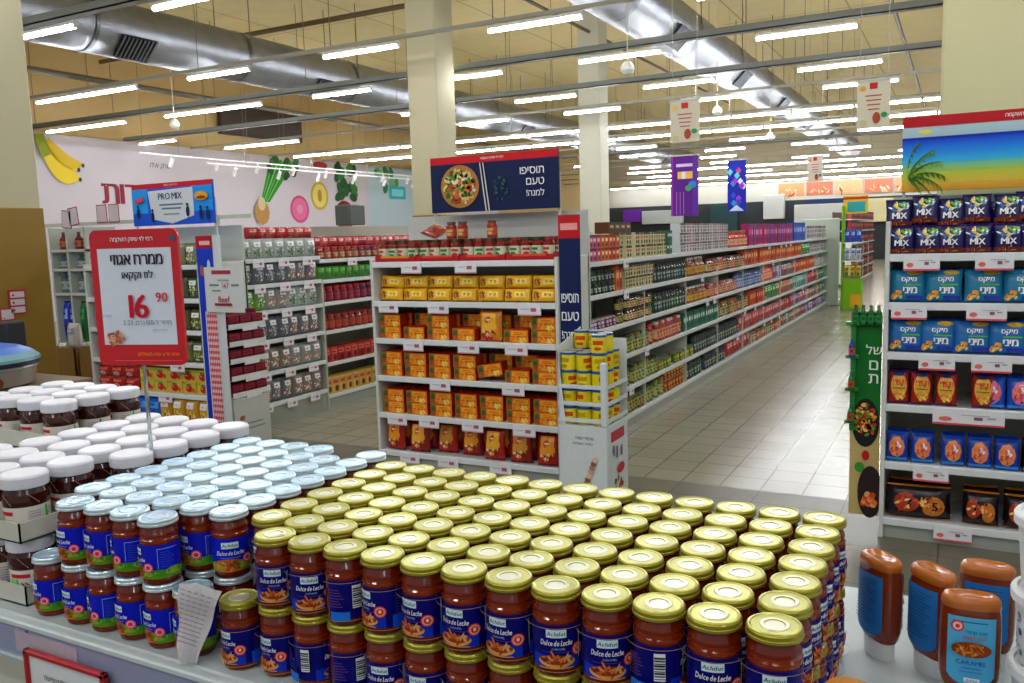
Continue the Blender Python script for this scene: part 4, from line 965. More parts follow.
# ---------------------------------------------------------------- snack display on the right
CX0, CX1, CY = -.335, 1.075, 4.62
CZ = [.105, .40, .70, .965, 1.215, 1.455]
endcap(CX0, CX1, CY, 'white end display full of snack bags under the beach poster', 1.62, '#b9b8a4', 1.75, .5, CZ)
def beach(a, w, h):
    H = h*.86
    for z0, z1, c, c2 in [(0, .12, '#c88a1c', '#d8a83c'), (.12, .3, '#d0b43c', '#b4c040'), (.3, .44, '#9cc048', '#5ab8a8'), (.44, .62, '#38b0d8', '#1c84e0'), (.62, .8, '#1c84e0', '#1238c8'), (.8, .84, '#1030a8', '#0c2490'), (.84, 1, '#98bcc8', '#b0c4c8')]:
        a.rect(-w/2, H*z0, w/2, H*z1, c, 1, 1, c2)
    a.ell(-w*.4, H*.92, w*.03, H*.035, '#e0d04a')
    a.rect(-w/2, H, w/2, h, '#b0121c').text(heb('רמי לוי שיווק השקמה'), w*.03, (H+h)/2, h*.07, '#f0e0dc', .02)
    for k, an in enumerate([.15, .5, .9, 1.3, 1.8, -.25, -.6]):
        L = w*.16; cx, cy = -w*.47, H*.22; px, py = cx, cy
        for q in range(7):
            t_ = (q+1)/7; nx, ny = cx+L*t_*cos(an-.5*t_), cy+L*1.1*t_*sin(an-.5*t_); wd = .012*(1-t_*.8)
            a.l = 9+k; a.poly([(px, py-wd), (nx, ny-wd*.5), (nx, ny+wd*.5), (px, py+wd)], ['#4a7a1c', '#7aa02c', '#356018'][k % 3])
            a.l = 9+k; a.poly([(px, py), (nx, ny), (nx+.004, ny-.03)], ['#5a8a24', '#3f6c1a', '#8aac34'][k % 3]); px, py = nx, ny
header(-.284, .76, CY+.25, 1.768, 2.142, 'beach poster with palm and red top bar above the snack display', beach, '#3ab8d8', 'beach_poster')
rc = random.Random(8)
def snack(mesh, nm, x, z, lb, gr, y=.05, rz=None, rx=-.1, cat='snack bag'):
    link(mesh, nm, loc=(x, CY+y, z), rz=rc.uniform(-.12, .12) if rz is None else rz, rx=rx, label=lb, cat=cat, group=gr)
NM = 11
for i in range(NM):
    for b in range(2):
        snack(pack(.128, .14, .055, '#1a1450', '#6a2410', '#241a5c', 'mix', 'MIX'), 'snack_bag', CX0+.075+i*.112+rc.uniform(-.01, .01), CZ[5]+.002, f'dark purple snack bag, top shelf, lower row, {"front" if not b else "back"}, {nth(i+1)} from left', 'dark purple snack bags on the top shelf', .05+.07*b)
    snack(pack(.125, .145, .055, '#161048', '#6a2410', '#241a5c', 'mix', 'MIX'), 'snack_bag', CX0+.07+i*.110+rc.uniform(-.018, .018), CZ[5]+.125+rc.uniform(0, .025), f'dark purple snack bag lying on the top shelf row, {nth(i+1)} from left', 'dark purple snack bags stacked highest', .085, None, -.22)
    snack(pack(.112, .13, .05, '#161048', '#6a2410', '#241a5c', 'mix', 'MIX'), 'snack_bag', CX0+.07+i*.110, CZ[5]+.12, f'dark purple snack bag at the back of the highest row, {nth(i+1)} from left', 'dark purple snack bags at the back', .19, None, -.1)
for sh, (n, z, b0) in enumerate([(8, CZ[4], '#1878a0'), (9, CZ[3], '#1c6ab0')]):
    for i in range(n):
        for b in range(2):
            snack(pack(.168, .165, .07, b0, '#2a9ac0', '#14508c', 'blue', heb('מיני')), 'snack_bag', CX0+.10+i*(1.24/(n-.6))+rc.uniform(-.006, .006), z+.002, f'blue snack bag with fruit corner, {nth(sh+2)} shelf down, {"front" if not b else "back"} row, {nth(i+1)} from left', 'blue snack bags on the snack display', .055+.085*b)
for i in range(11):
    for b in range(2):
        if i < 4:
            snack(pack(.098, .165, .055, '#a01c14', '#e8a42c', '#14286c', 'nuts', ''), 'snack_bag', CX0+.075+[0, .105, .215, .375][i], CZ[2]+.002, f'red and gold snack bag on fourth shelf of snack display, {"front" if not b else "back"}, {nth(i+1)} from left', 'red and gold snack bags on the snack display', .05+.09*b)
        else:
            snack(pack(.115, .16, .06, '#1c50b8', '#e86a8a', '#184088', 'blu2', ''), 'snack_bag', CX0+.49+(i-4)*.118, CZ[2]+.002, f'blue and pink sweet bag on fourth shelf of snack display, {"front" if not b else "back"}, {nth(i-3)} from left', 'blue and pink sweet bags on the snack display', .06+.09*b)
for i in range(11):
    dk = i > 4
    for b in range(2):
        snack(pack(.108, .15, .05, '#15151c' if dk else '#1438a0', '#7a3024' if dk else '#e88a3c', '#101018' if dk else '#1450c0', 'blu2', ''), 'snack_bag', CX0+.075+i*.117+(.02 if i > 1 else 0), CZ[1]+.002, f'{"black" if dk else "royal blue"} snack bag on the fifth shelf, {"front" if not b else "back"} row, {nth(i+1)} from left', 'snack bags on the fifth shelf of the snack display', .05+.09*b)
for i, (x, w) in enumerate([(.18, .30), (.46, .16), (.65, .18), (.86, .20), (1.12, .24)]):
    for b in range(2):
        snack(pack(w, .17, .09, '#1c0f18', '#a83018', '#c8781c', 'dark', '5' if i == 0 else ''), 'multipack', CX0+x, CZ[0]+.002, f'dark multipack of snacks on the bottom shelf, {"front" if not b else "back"} row, {nth(i+1)} from left', 'dark multipacks on the bottom shelf', .07+.11*b, None, -.08, 'multipack')
for k, (xa, xb, z) in enumerate([(-.25, -.09, 5), (.06, .22, 5), (-.3, -.14, 4), (.03, .2, 4), (-.17, -.01, 3), (.06, .23, 3), (-.1, .21, 2), (-.18, -.02, 1), (-.08, .09, 0), (.42, .58, 4), (.5, .66, 2)]):
    tag((xa+xb)/2, CY-.005, CZ[z]-.004, xb-xa, .075, f'white and red price card on the {nth(6-z)} shelf edge of the snack display, {["left one", "right one"][xa > -.05]}', 'price cards on the snack display', 0, 1)
# green side banner with hanging strip
def green_wing(a, w, h):
    a.rect(-w/2, 0, w/2, h*.5, '#b8a468').rect(-w/2, h*.5, w/2, h, '#0f6a24')
    a.ell(w*.02, h*.46, w*.46, h*.12, '#1c1c20', 24).food(w*.02, h*.475, w*.40, h*.1, ['#d8902c', '#c8481c', '#e8c060', '#5a8a2c', '#b8301c'], 60, 3, .17)
    a.ell(w*.05, h*.3, w*.13, h*.025, '#b81c1c').ell(-w*.15, h*.24, w*.17, h*.025, '#3a8a2a').ell(w*.22, h*.12, w*.42, h*.13, '#2a1c20', 24)
    for k in range(12): a.ell(w*(.0+.035*k), h*(.06+.012*(k % 5)), w*.12, h*.014, ['#c83a2c', '#e0a04a', '#d8682c'][k % 3], 7, .5+k)
    for s_, z in (('של', .82), ('ם', .745), ('ת', .68)): a.text(heb(s_), w*.26, h*z, h*.045, '#d8ecd8', .01)
header(-.485, -.342, CY+.03, .10, 1.17, 'tall green side banner with food bowls left of the snack display', green_wing, '#0f6a24', 'side_banner', .01)
t = thing('clip_strip', 'green hanging strip holding small green bottles along the green banner', 'display strip', (-.475, CY+.005, .55))
part(MB().box(-.012, 0, 0, .012, .008, .62, '#1c7a30', 'plastic'), 'strip', t)
for k in range(4): part(MB().box(-.035, -.02, .04+k*.17, .03, .004, .06+k*.17, '#148028', 'plastic', .004), 'bottle_holder', t)
for q in range(4):
    link(bottle(.018, .1, '#0f4a20', '#0f5a24', '#2c7a44'), 'small_bottle', loc=(-.465+q*.036, CY+.0, 1.105), label=f'small dark green bottle at the top of green banner, {nth(q+1)} from left', cat='bottle', group='small green bottles on the green banner')
for q, z in enumerate((.94, .77, .6)):
    link(bottle(.015, .1, '#1c6a2c', ['#1f3a8c', '#12602a', '#12602a'][q], '#b8442c'), 'small_bottle', loc=(-.478, CY-.03, z+.0), label=f'small bottle held on the green strip, {nth(q+2)} from the top', cat='bottle', group='small bottles on the green strip')

# ---------------------------------------------------------------- long aisle shelving (faces +x)
GXF = -2.40
GZ = [.10, .335, .61, .875, 1.145, 1.392]
def bay(x, y, L, zs, label, group, top, back='#bfc2b4', depth=.5, frame='#c4c7ba', lastpost=False):
    t = thing('shelving_unit', label, 'shelf', (x, y, 0), 0, group)
    part(MB().box(-depth, 0, 0, -depth+.02, L, top, back, 'steel'), 'back_panel', t)
    part(MB().box(-depth+.02, 0, .0, -.01, .012, 1.2, frame, 'steel', .002), 'bracket_panel', t)
    part(MB().box(-depth+.02, 0, 0, -.005, L, zs[0]-.03, '#8f9488', 'steel'), 'kick_plate', t)
    for z in zs: part(MB().box(-depth+.02, .002, z-.026, -.01, L-.002, z, '#c4c8c4', 'steel').box(-.01, .002, z-.032, .006, L-.002, z+.004, '#cdd2d0', 'plastic', .002), 'shelf_board', t)
    return t
for i in range(10): bay(GXF, 5.76+1.255*i, 1.255, GZ, f'white long aisle shelving unit, {nth(i+1)} from the near end', 'long aisle shelving units', 1.62 if i < 1 else 1.5)
_u = [o for o in C.objects if o.name.startswith('shelving_unit') and not o.name[-3:].isdigit()][0]
part(MB().box(-.55, -.04, 0, .012, -.002, 1.70, '#c9cdbe', 'steel', .004), 'end_panel', _u)
t = thing('end_bay', 'white rounded end panel closing the far end of long aisle shelving', 'panel', (-2.4, 18.34, 0))
part(MB().box(-.55, 0, 0, .22, .05, 1.78, '#b4bdb0', 'steel', .02), 'panel', t); part(MB().box(-.0, .05, 0, .2, .5, .12, '#8c928a', 'steel', .01), 'foot', t)
rg = random.Random(33)
LOW = {'jar': 'food jar', 'can': 'can', 'bottle': 'bottle', 'carton': 'carton', 'pack': 'bag'}
counts = {}
def gitem(kind, pal, w, h):
    c = rg.choice(pal)
    if kind == 'jar': return foodjar(w*.46, h, c[0], c[1], c[2], c[3])
    if kind == 'can': return can(w*.46, h, c[0], c[1], c[2])
    if kind == 'bottle': return bottle(w*.44, h, c[0], c[1], c[2])
    if kind == 'carton': return carton(w*.94, h, .1, c[0], c[1], c[2], c[3])
    return pack(w*.98, h, w*.42, c[0], c[1], c[2], c[3], '')
P_PINK = [('#c8587a', '#e8c8d0', '#5a2a3a', 2), ('#c84a2c', '#e8b090', '#6a2014', 2), ('#d8682c', '#f0d0a0', '#7a2a14', 2)]
P_CREAM = [('#c8bc8c', '#8a7a4a', '#3a3a24', 2), ('#cfc49a', '#a84a2c', '#30301c', 2), ('#c0b888', '#5a6a3a', '#4a2c1c', 2)]
P_GREENC = [('#1f6a4a', '#c8d8d0', '#0f3a2c', 2), ('#2a7a5c', '#e0e8e0', '#144a34', 2)]
P_BROWNJ = [('#2a2018', '#4a2410', '#c8b078', '#7a3a1c'), ('#1c1c1c', '#5a2a12', '#d0c090', '#a02c1c'), ('#3a2a18', '#3c1c0c', '#b8a468', '#2c4a2c')]
P_GREENJ = [('#26301c', '#6a7a1c', '#b8b868', '#3a5a1c'), ('#8a7a2c', '#7a8a2c', '#c0c07c', '#2c4a1c'), ('#1c2c18', '#4a5a18', '#a8b058', '#8a2c1c')]
P_DARK = [('#16281f', '#141c1a', '#2c4a3a', '#8aa08a'), ('#101418', '#1a1a22', '#3a4450', '#a0a8a0'), ('#0f2018', '#10301f', '#24503c', '#b8c0a0')]
P_AMBER = [('#d8dcd8', '#8a4a0c', '#c89a3c'), ('#e0e4dc', '#a0560f', '#d8b04a')]
P_REDJ = [('#c8281c', '#a0200f', '#e0a070', '#c83a1c'), ('#b02018', '#8a1c10', '#d8c8a0', '#a82a1c'), ('#d8d8cc', '#a83a1c', '#d8b090', '#c83020')]
P_ORAN = [('#d8541c', '#e8a04a', '#8a200f', 2), ('#c8301c', '#e8b070', '#6a140c', 2), ('#d86a24', '#f0c070', '#a0280f', 2)]
P_WHITE = [('#c4c8c4', '#8a3a3a', '#4a4a50', 2), ('#cfd0cc', '#6a6a80', '#a84a5a', 2), ('#b8bcc0', '#c06a70', '#50505c', 2)]
P_MAG = [('#a0145c', '#d86aa0', '#5c1a7c', 2), ('#7a1c8c', '#c88ad8', '#a0145c', 2), ('#b81c64', '#e8a0c0', '#7a1048', 2)]
P_BLUE = [('#1c4ab8', '#90b0e8', '#0f2a7c', 2), ('#3a6ac8', '#c8d8f0', '#1c3a8c', 2)]
P_MIXJ = P_BROWNJ+P_REDJ+P_GREENJ
P_REDP = [('#b81420', '#e88a8a', '#7a0c18', 'plain'), ('#c81c2c', '#f0c0b0', '#8a1018', 'plain')]
P_MIXP = [('#b83a4a', '#e8c8c0', '#7a1c3c', 'plain'), ('#c86a3a', '#f0e0b0', '#8a2c1c', 'plain'), ('#8a4a9c', '#e0c8e8', '#5a2a6c', 'plain'), ('#c4c8cc', '#7a8aa8', '#a84a5a', 'plain'), ('#4a8a5a', '#d8e8c8', '#2a5a3a', 'plain')]
P_TEAL = [('#4aa0a0', '#c8e8e4', '#2c6a70', 'plain'), ('#7ab8b4', '#e8f4f0', '#3c7a80', 'plain')]
P_GP = [('#3a9a3c', '#d8f0b0', '#1c5a20', 'plain')]
# shelf (0 = top), from y, to y, kind, palette, width, height, layers, colour words
SEG = [
 (0, 5.82, 6.05, 'carton', P_PINK[:1], .07, .10, 2, 'pink'), (0, 6.05, 6.45, 'carton', P_PINK[1:], .075, .10, 2, 'orange red'), (0, 6.45, 7.65, 'carton', P_CREAM, .07, .105, 2, 'cream'),
 (0, 7.68, 8.1, 'carton', P_GREENC, .09, .11, 2, 'green'), (0, 8.1, 10.1, 'carton', P_WHITE, .10, .095, 3, 'white'), (0, 10.1, 11.1, 'bottle', [('#c8301c', '#b81c10', '#e0a090'), ('#2c8a3a', '#b0281c', '#d8c080')], .11, .2, 1, 'red'),
 (0, 11.1, 14.4, 'carton', P_MAG, .14, .28, 1, 'magenta'), (0, 14.4, 15.7, 'carton', P_BLUE, .15, .3, 1, 'blue'), (0, 15.7, 18.1, 'carton', P_WHITE, .16, .24, 1, 'pale'),
 (1, 5.82, 6.35, 'jar', P_DARK, .075, .09, 2, 'dark'), (1, 6.35, 6.55, 'carton', P_ORAN, .075, .2, 1, 'red'), (1, 6.55, 7.3, 'carton', P_CREAM, .065, .095, 2, 'cream'), (1, 7.3, 8.4, 'jar', P_DARK, .085, .17, 1, 'dark green'),
 (1, 8.4, 9.1, 'bottle', P_AMBER, .09, .19, 1, 'amber'), (1, 9.1, 10.9, 'jar', P_REDJ+P_BROWNJ, .1, .15, 1, 'brown'), (1, 10.9, 15.3, 'carton', P_ORAN, .13, .2, 1, 'orange red'), (1, 15.3, 16.2, 'pack', P_GP, .2, .2, 1, 'green'), (1, 16.2, 18.1, 'carton', P_WHITE, .18, .18, 1, 'white'),
 (2, 5.82, 6.4, 'can', [('#c8c8c0', '#8a6a8c', '#d8d0e0'), ('#c0b8a0', '#6a3c5a', '#c8b8c8')], .075, .08, 1, 'mauve'), (2, 6.4, 7.3, 'jar', P_BROWNJ, .065, .1, 2, 'brown'), (2, 7.3, 8.4, 'jar', P_DARK, .085, .18, 1, 'dark'), (2, 8.4, 9.2, 'bottle', P_AMBER, .09, .16, 1, 'honey'),
 (2, 9.2, 10.5, 'jar', P_REDJ, .1, .14, 1, 'red'), (2, 10.5, 12.0, 'jar', [('#20305c', '#2a4a8c', '#a8b8d8', '#1c3a7c'), ('#1c2a4c', '#3a5a9c', '#c8d0e0', '#24407c')], .11, .2, 1, 'blue'), (2, 12, 12.8, 'bottle', [('#d8541c', '#d8501c', '#f0b080')], .12, .22, 1, 'orange'),
 (2, 12.8, 14.6, 'pack', P_MIXP, .16, .18, 1, 'mixed colour'), (2, 14.6, 16.8, 'carton', P_ORAN, .17, .2, 1, 'orange'), (2, 16.8, 18.1, 'pack', P_MIXP[3:4], .2, .16, 1, 'silver'),
 (3, 5.82, 7.2, 'jar', P_BROWNJ+P_GREENJ, .07, .15, 1, 'olive'), (3, 7.2, 8.2, 'jar', P_REDJ, .085, .18, 1, 'red'), (3, 8.2, 9.6, 'carton', P_GREENC, .09, .18, 1, 'dark green'), (3, 9.6, 11.2, 'jar', P_MIXJ, .11, .17, 1, 'brown'),
 (3, 11.2, 12.2, 'carton', P_ORAN, .13, .19, 1, 'orange'), (3, 12.2, 13.1, 'pack', P_GP, .18, .2, 1, 'green'), (3, 13.1, 14.4, 'pack', P_MIXP[1:2], .16, .19, 1, 'golden'), (3, 14.4, 15.8, 'pack', P_TEAL, .19, .2, 1, 'teal'), (3, 15.8, 17.2, 'pack', P_REDP, .19, .19, 1, 'red'), (3, 17.2, 18.1, 'pack', P_MIXP[4:], .2, .18, 1, 'green white'),
 (4, 5.82, 7.4, 'jar', P_GREENJ, .075, .155, 1, 'green olive'), (4, 7.4, 8.6, 'can', [('#4a6a1c', '#7a8a2c', '#d8c85a'), ('#8a8a3a', '#4a6a2c', '#c8b84a')], .085, .1, 1, 'olive green'), (4, 8.6, 10.6, 'jar', P_DARK, .1, .18, 1, 'black lidded'), (4, 10.6, 11.8, 'pack', P_REDP, .15, .19, 1, 'bright red'),
 (4, 11.8, 14.2, 'pack', P_REDP+P_MIXP[:1], .16, .18, 1, 'red'), (4, 14.2, 16.0, 'pack', P_MIXP[:3], .18, .18, 1, 'pink'), (4, 16.0, 18.1, 'pack', P_MIXP, .2, .17, 1, 'pale mixed'),
 (5, 5.82, 7.6, 'jar', P_GREENJ, .08, .16, 1, 'yellow green'), (5, 7.6, 8.3, 'can', [('#8a5a1c', '#a03c1c', '#d8a83c')], .09, .11, 2, 'copper'), (5, 8.3, 10.0, 'jar', P_DARK, .1, .17, 1, 'dark'), (5, 10, 11.3, 'pack', P_REDP, .15, .18, 1, 'deep red'),
 (5, 11.3, 13.4, 'carton', P_CREAM+P_ORAN, .15, .14, 1, 'brown'), (5, 13.4, 15.6, 'pack', P_MIXP, .18, .16, 1, 'mixed'), (5, 15.6, 18.1, 'pack', P_MIXP[2:4], .2, .15, 1, 'white violet'),
]
NAME = {'jar': 'food_jar', 'can': 'food_can', 'bottle': 'glass_bottle', 'carton': 'food_carton', 'pack': 'food_bag'}
tot = {}
for sh, ya, yb, kind, pal, w, h, lay, word in SEG:
    z = GZ[5-sh]; n = int((yb-ya)/w)
    for i in range(n):
        if rg.random() < .03: continue
        me = gitem(kind, pal, w, h)
        for lv in range(lay):
            y = ya+w*(i+.5); k = (sh, word, kind)
            nm = {'cream': 'spice_box', 'magenta': 'tissue_carton', 'blue': 'tissue_carton', 'white': 'tea_box', 'pale': 'tea_box'}.get(word, NAME[kind]) if kind == 'carton' else NAME[kind]  # kinds made up from the colour word; all are plain food cartons
            link(me, nm, loc=(GXF-.012-rg.random()*.01-(w*.46 if kind in ('jar', 'can', 'bottle') else w*.22 if kind == 'pack' else 0), y, z+.002+lv*(h+.001)), rz=PI/2+rg.uniform(-.05, .05),
                 label=f'{word} {LOW[kind]}, {nth(sh+1)} shelf of long aisle, {nth(i+1)} of these{["", ", second layer", ", top layer"][lv]}', cat=LOW[kind], group=f'{word} {LOW[kind]}s on the {nth(sh+1)} shelf of the long aisle')
# back rows behind the near goods, so that gaps read as stock
for k in range(9):
    link(carton(.12, .09, .12, '#5a3a1c', '#b8a468', '#3a2a18', 2), 'food_carton', loc=(GXF-.02, 6.28+k*.125, 1.394+.206), rz=PI/2, label=f'brown carton stacked on top of the cream cartons at the near aisle end, {nth(k+1)}', cat='carton', group='brown cartons stacked highest') if k < 4 else None
for k, (y, z) in enumerate([(6.5, 5), (6.5, 4), (8.8, 4), (12.3, 5), (13.2, 5), (13.6, 5), (14, 5), (9.3, 3), (12.6, 4), (7.0, 2), (6.6, 1), (9.0, 3), (11.4, 2), (10.8, 2), (12, 1), (12.5, 1), (13.1, 1), (10.4, 1), (15.2, 2), (16.3, 3)]):
    tag(GXF+.012, y, GZ[z]-.002, .11, .07, f'small white price card on the {nth(6-z)} shelf edge of the long aisle, {nth(k+1)} listed', 'price cards along the long aisle', PI/2)
# continuing run beyond the first one
for i in range(4):
    bay(-2.55, 24.0+1.6*i, 1.6, [.12, .45, .8, 1.15, 1.5, 1.8], f'far shelving unit of dark red goods past the aisle end, {nth(i+1)} from near', 'far shelving units past the aisle', 2.0, '#6a4a44')
    for sh in range(6):
        for q in range(6):
            link(carton(.22, .24, .1, *[('#8a2a24', '#c86a50', '#4a1a18', 2), ('#7a1c2c', '#b8503c', '#3a1420', 2), ('#a04a3a', '#d8a080', '#5c2018', 2)][(sh+q+i) % 3]), 'snack_carton', loc=(-2.57, 24.12+1.6*i+q*.25, [.12, .45, .8, 1.15, 1.5, 1.8][sh]+.002), rz=PI/2,  # plain dark red food cartons; the separate kind is made up
                 label=f'dark red carton in the {nth(i+1)} far unit, {nth(6-sh)} shelf down, {nth(q+1)} along', cat='carton', group='dark red cartons far past the aisle')
# green and yellow promotion stand at the far end of the aisle
t = thing('promotion_stand', 'green and yellow promotion stand at the far end of the aisle', 'stand', (-1.86, 17.6, 0))
part(MB().box(-.17, 0, 0, .17, .4, .62, '#7ab81c', 'print', .01), 'base_box', t)
m = MB().box(-.2, 0, 0, -.17, .4, 2.0, '#6aa81c', 'print', .005); part(m, 'side_board', t)
m = MB().box(-.2, .2, 1.85, .25, .24, 2.2, '#d8b82c', 'print', .005); a = Art(m, flat(y0=.2, eps=.003)); a.rect(-.12, 1.88, .2, 2.08, '#2a9a9c').rect(-.2, 2.12, .25, 2.17, '#b8301c'); part(m, 'header_card', t)
for z in (.62, .95, 1.3): part(MB().box(-.17, 0, z-.02, .17, .4, z, '#d0d4cc', 'steel'), 'shelf_board', t)
m = MB(); a = Art(m, flat(y0=0, eps=.003)); a.rect(-.02, .05, .17, .3, '#e8a81c'); part(m, 'yellow_print', t)
for r_, z in enumerate((.622, .952, 1.302)):
    for q in range(3): link(pack(.1, .24, .08, ['#c8b83a', '#b8c0c0', '#2450b8'][r_], ['#b8481c', '#2a5ab0', '#90b0e0'][r_], ['#3a7a2c', '#8a94a0', '#1a3a8c'][r_], 'plain', ''), 'food_bag', loc=(-1.96+q*.105, 17.66, z), label=f'small bag on the promotion stand, {nth(r_+1)} shelf up, {["left", "centre", "right"][q]} one', cat='bag', group='bags on the far promotion stand')

# ---------------------------------------------------------------- left end display behind the price sign
LX0, LX1, LY = -6.62, -5.24, 4.72
endcap(LX0, LX1, LY, 'white end display of tomato boxes and bags behind the price sign', 1.47, '#b7bcb0', 1.76)
def promix(a, w, h):
    a.rect(-w/2, h*.88, w/2, h, '#b8182c').text(heb('רמי לוי שיווק השקמה'), 0, h*.94, h*.06, '#f0d8d4')
    a.rect(-w/2, 0, w/2, h*.88, '#1450c8').rect(-w/2, h*.3, -w*.3, h*.88, '#1c90e0').rect(w*.26, h*.3, w/2, h*.88, '#1c8ae0')
    a.poly([(-w*.29, h*.82), (w*.27, h*.86), (w*.27, h*.2), (0, h*.03), (-w*.25, h*.15)], '#c8ccd0')
    a.text('PRO MIX', -w*.01, h*.68, h*.15, '#163c6c', .05).rect(-w*.15, h*.46, w*.14, h*.5, '#5a7a98').rect(-w*.12, h*.37, w*.12, h*.41, '#5a7a98').rect(-w*.1, h*.24, w*.1, h*.27, '#7a92a8')
    for x, z in ((-.24, .2), (.2, .3), (-.42, .3), (.36, .22), (.44, .2)): a.ell(w*x, h*z, w*.022, h*.13, '#0f2450', 8).ell(w*x, h*(z+.16), w*.014, h*.04, '#0f2450', 8)
    a.poly([(-w*.45, h*.62), (-w*.34, h*.7), (-w*.33, h*.6), (-w*.44, h*.52)], '#c83a48').ell(w*.38, h*.64, w*.08, h*.11, '#d89a1c', 12).ell(w*.38, h*.6, w*.06, h*.04, '#7a3a10', 8)
header(-6.13, -5.20, 4.88, 1.775, 2.115, 'blue PRO MIX header sign above the left end display', promix, '#1450c8')
def ging(a, w, h):
    a.rect(-w/2, 0, w/2, h, '#c9cfd0'); a.rect(-w/2, 0, -w*.30, h*.94, '#1436b4').rect(-w*.3, 0, -w*.25, h*.64, '#d8dce8')
    a.rect(-w/2, h*.63, w*.2, h*.94, '#1638b8', 1, 1).rect(-w/2, h*.94, w*.2, h, '#a81828').rect(-w*.35, h*.955, w*.1, h*.975, '#e0b0ac')
    a.ell(w*.0, h*.85, w*.07, h*.035, '#b8d0dc', 10).ell(-w*.3, h*.83, w*.08, h*.028, '#a85a3c', 10)
    n = 12
    for i in range(n):
        for j in range(42):
            a.l = 6; x0 = -w*.25+w*.45*i/n; z0 = h*.63*j/42
            a.rect(x0, z0, x0+w*.45/n, z0+h*.63/42, ['#b8283c', '#d88088', '#d8c0c8'][(i % 2)+(j % 2)] if (i % 2)+(j % 2) < 2 else '#e0d0d4')
header(-5.235, -4.985, LY-.01, .1, 1.675, 'blue and red gingham side banner right of the left end display', ging, '#c9cfd0', 'side_banner', .012)
t = thing('paper_notice', 'white paper notice with red print taped on the gingham banner', 'notice', (-4.95, LY-.03, 1.09))
m = MB().box(-.2, 0, 0, .2, .004, .345, '#c8ccca', 'print'); a = Art(m, flat(eps=.001))
a.rect(-.12, .29, .08, .32, '#a83040').text('147', .02, .2, .04, '#b03a44').rect(-.15, .2, -.05, .215, '#6a8078').rect(.08, .2, .16, .215, '#6a8078').rect(-.06, .24, .06, .25, '#8a9a94').rect(-.12, .16, -.03, .17, '#6a8078')
a.text('Beef', .0, .1, .045, '#b02430', .03).rect(-.1, .05, .08, .07, '#8a2430'); part(m, 'sheet', t)
rl = random.Random(77)
def lp(me, nm, x, z, lb, gr, cat, y=.05, rz=None): link(me, nm, loc=(x, LY+y, z+.002), rz=rl.uniform(-.08, .08) if rz is None else rz, label=lb, cat=cat, group=gr)
for i in range(8):
    for lv in range(2):
        if i > 2: lp(carton(.16, .098, .12, '#d8b83a', '#c8b44a', '#8aa02c', 1), 'tomato_box', LX0+.13+i*.165, .41+lv*.1, f'yellow box with tomato print under the price sign, {"upper" if lv else "lower"}, {nth(i-2)} from left', 'tomato boxes on the left end display', 'box')
        else: lp(pack(.16, .1, .08, '#a81c1c', '#d8583a', '#c88a8a', 'plain', ''), 'red_bag', LX0+.13+i*.165, .41+lv*.1, f'small red bag left of the tomato boxes, {"upper" if lv else "lower"}, {nth(i+1)} from left', 'red bags on the left end display', 'bag')
for i in range(9):
    if i < 5: lp(pack(.16, .22, .09, '#1c5ac8', '#4a9ae8', '#16409c', 'plain', ''), 'blue_bag', LX0+.12+i*.155, .145, f'blue bag on the bottom shelf of the left end display, {nth(i+1)} from left', 'blue bags on the bottom shelf', 'bag')
    else: lp(pack(.15, .24, .1, '#c8901c', '#e8c03c', '#8a4a14', 'clear', ''), 'golden_bag', LX0+.12+i*.15, .145, f'golden see-through bag on the bottom shelf of the left end display, {nth(i-4)} from left', 'golden bags on the bottom shelf', 'bag')
for sh, z in enumerate((.67, .93, 1.185, 1.45)):
    for i in range(8):
        for b in range(2): lp(pack(.15, .17, .07, ['#6a6a3a', '#5c5a30', '#4a5a34', '#7a8058'][sh], '#8a9a3c', '#3a4a20', 'clear', ''), 'dried_goods_bag', LX0+.12+i*.165, z, f'olive bag on the {nth(4-sh)} shelf of left end display, {"front" if not b else "back"}, {nth(i+1)} from left', 'olive bags on the left end display', 'bag', .06+.1*b)
for k, (x, z) in enumerate([(-6.25, .41), (-5.72, .41), (-5.55, .67), (-5.5, 1.185)]): tag(x, LY-.006, z, .16, .075, f'white price card on the left end display, {nth(k+1)} from below left', 'price cards on the left end display')

# ---------------------------------------------------------------- dark red boxes in a card dispenser
t = thing('cardboard_dispenser', 'pale cardboard tower of dark red boxes beside the gingham banner', 'dispenser', (-4.985, 4.94, 0), PI/2)
part(MB().box(-.2, 0, 0, .19, .2, .40, '#b4b5ae', 'card', .004), 'base_box', t)
m = MB(); a = Art(m, flat(eps=.001)); a.rect(-.12, .18, .1, .19, '#6a7a78').rect(-.1, .14, .12, .15, '#6a7a78').ell(-.12, .24, .03, .02, '#a0603a'); part(m, 'base_print', t)
part(MB().box(-.2, .19, .40, .19, .2, 1.08, '#8c1c28', 'card'), 'back_card', t)
for k in range(5):
    z = .405+.135*k
    part(MB().box(-.2, 0, z, .19, .19, z+.004, '#c8c8c0', 'card').box(-.2, -.003, z, .19, .002, z+.04, '#c8ccc6', 'card', .001).box(-.06, -.005, z-.02, .1, -.003, z+.025, '#d4d2d4', 'print'), 'tray', t)
    for q in range(3):
        for b in range(1, 2): link(carton(.118, .1, .17, '#6a0f20', '#8a1c30', '#4a0a18', 3), 'dark_red_box', rz=PI/2, loc=(-4.997, 4.94-.13+q*.127, z+.005), label=f'dark red box in the pale cardboard tower, {nth(k+1)} tray up, {["left", "centre", "right"][q]}', cat='box', group='dark red boxes in the cardboard tower')
    for z_ in (): pass
for s_ in (-1, 1): part(MB().box(s_*.195-.004, .1, .4, s_*.195+.004, .2, 1.08, '#8c1c28', 'card'), 'side_card', t)

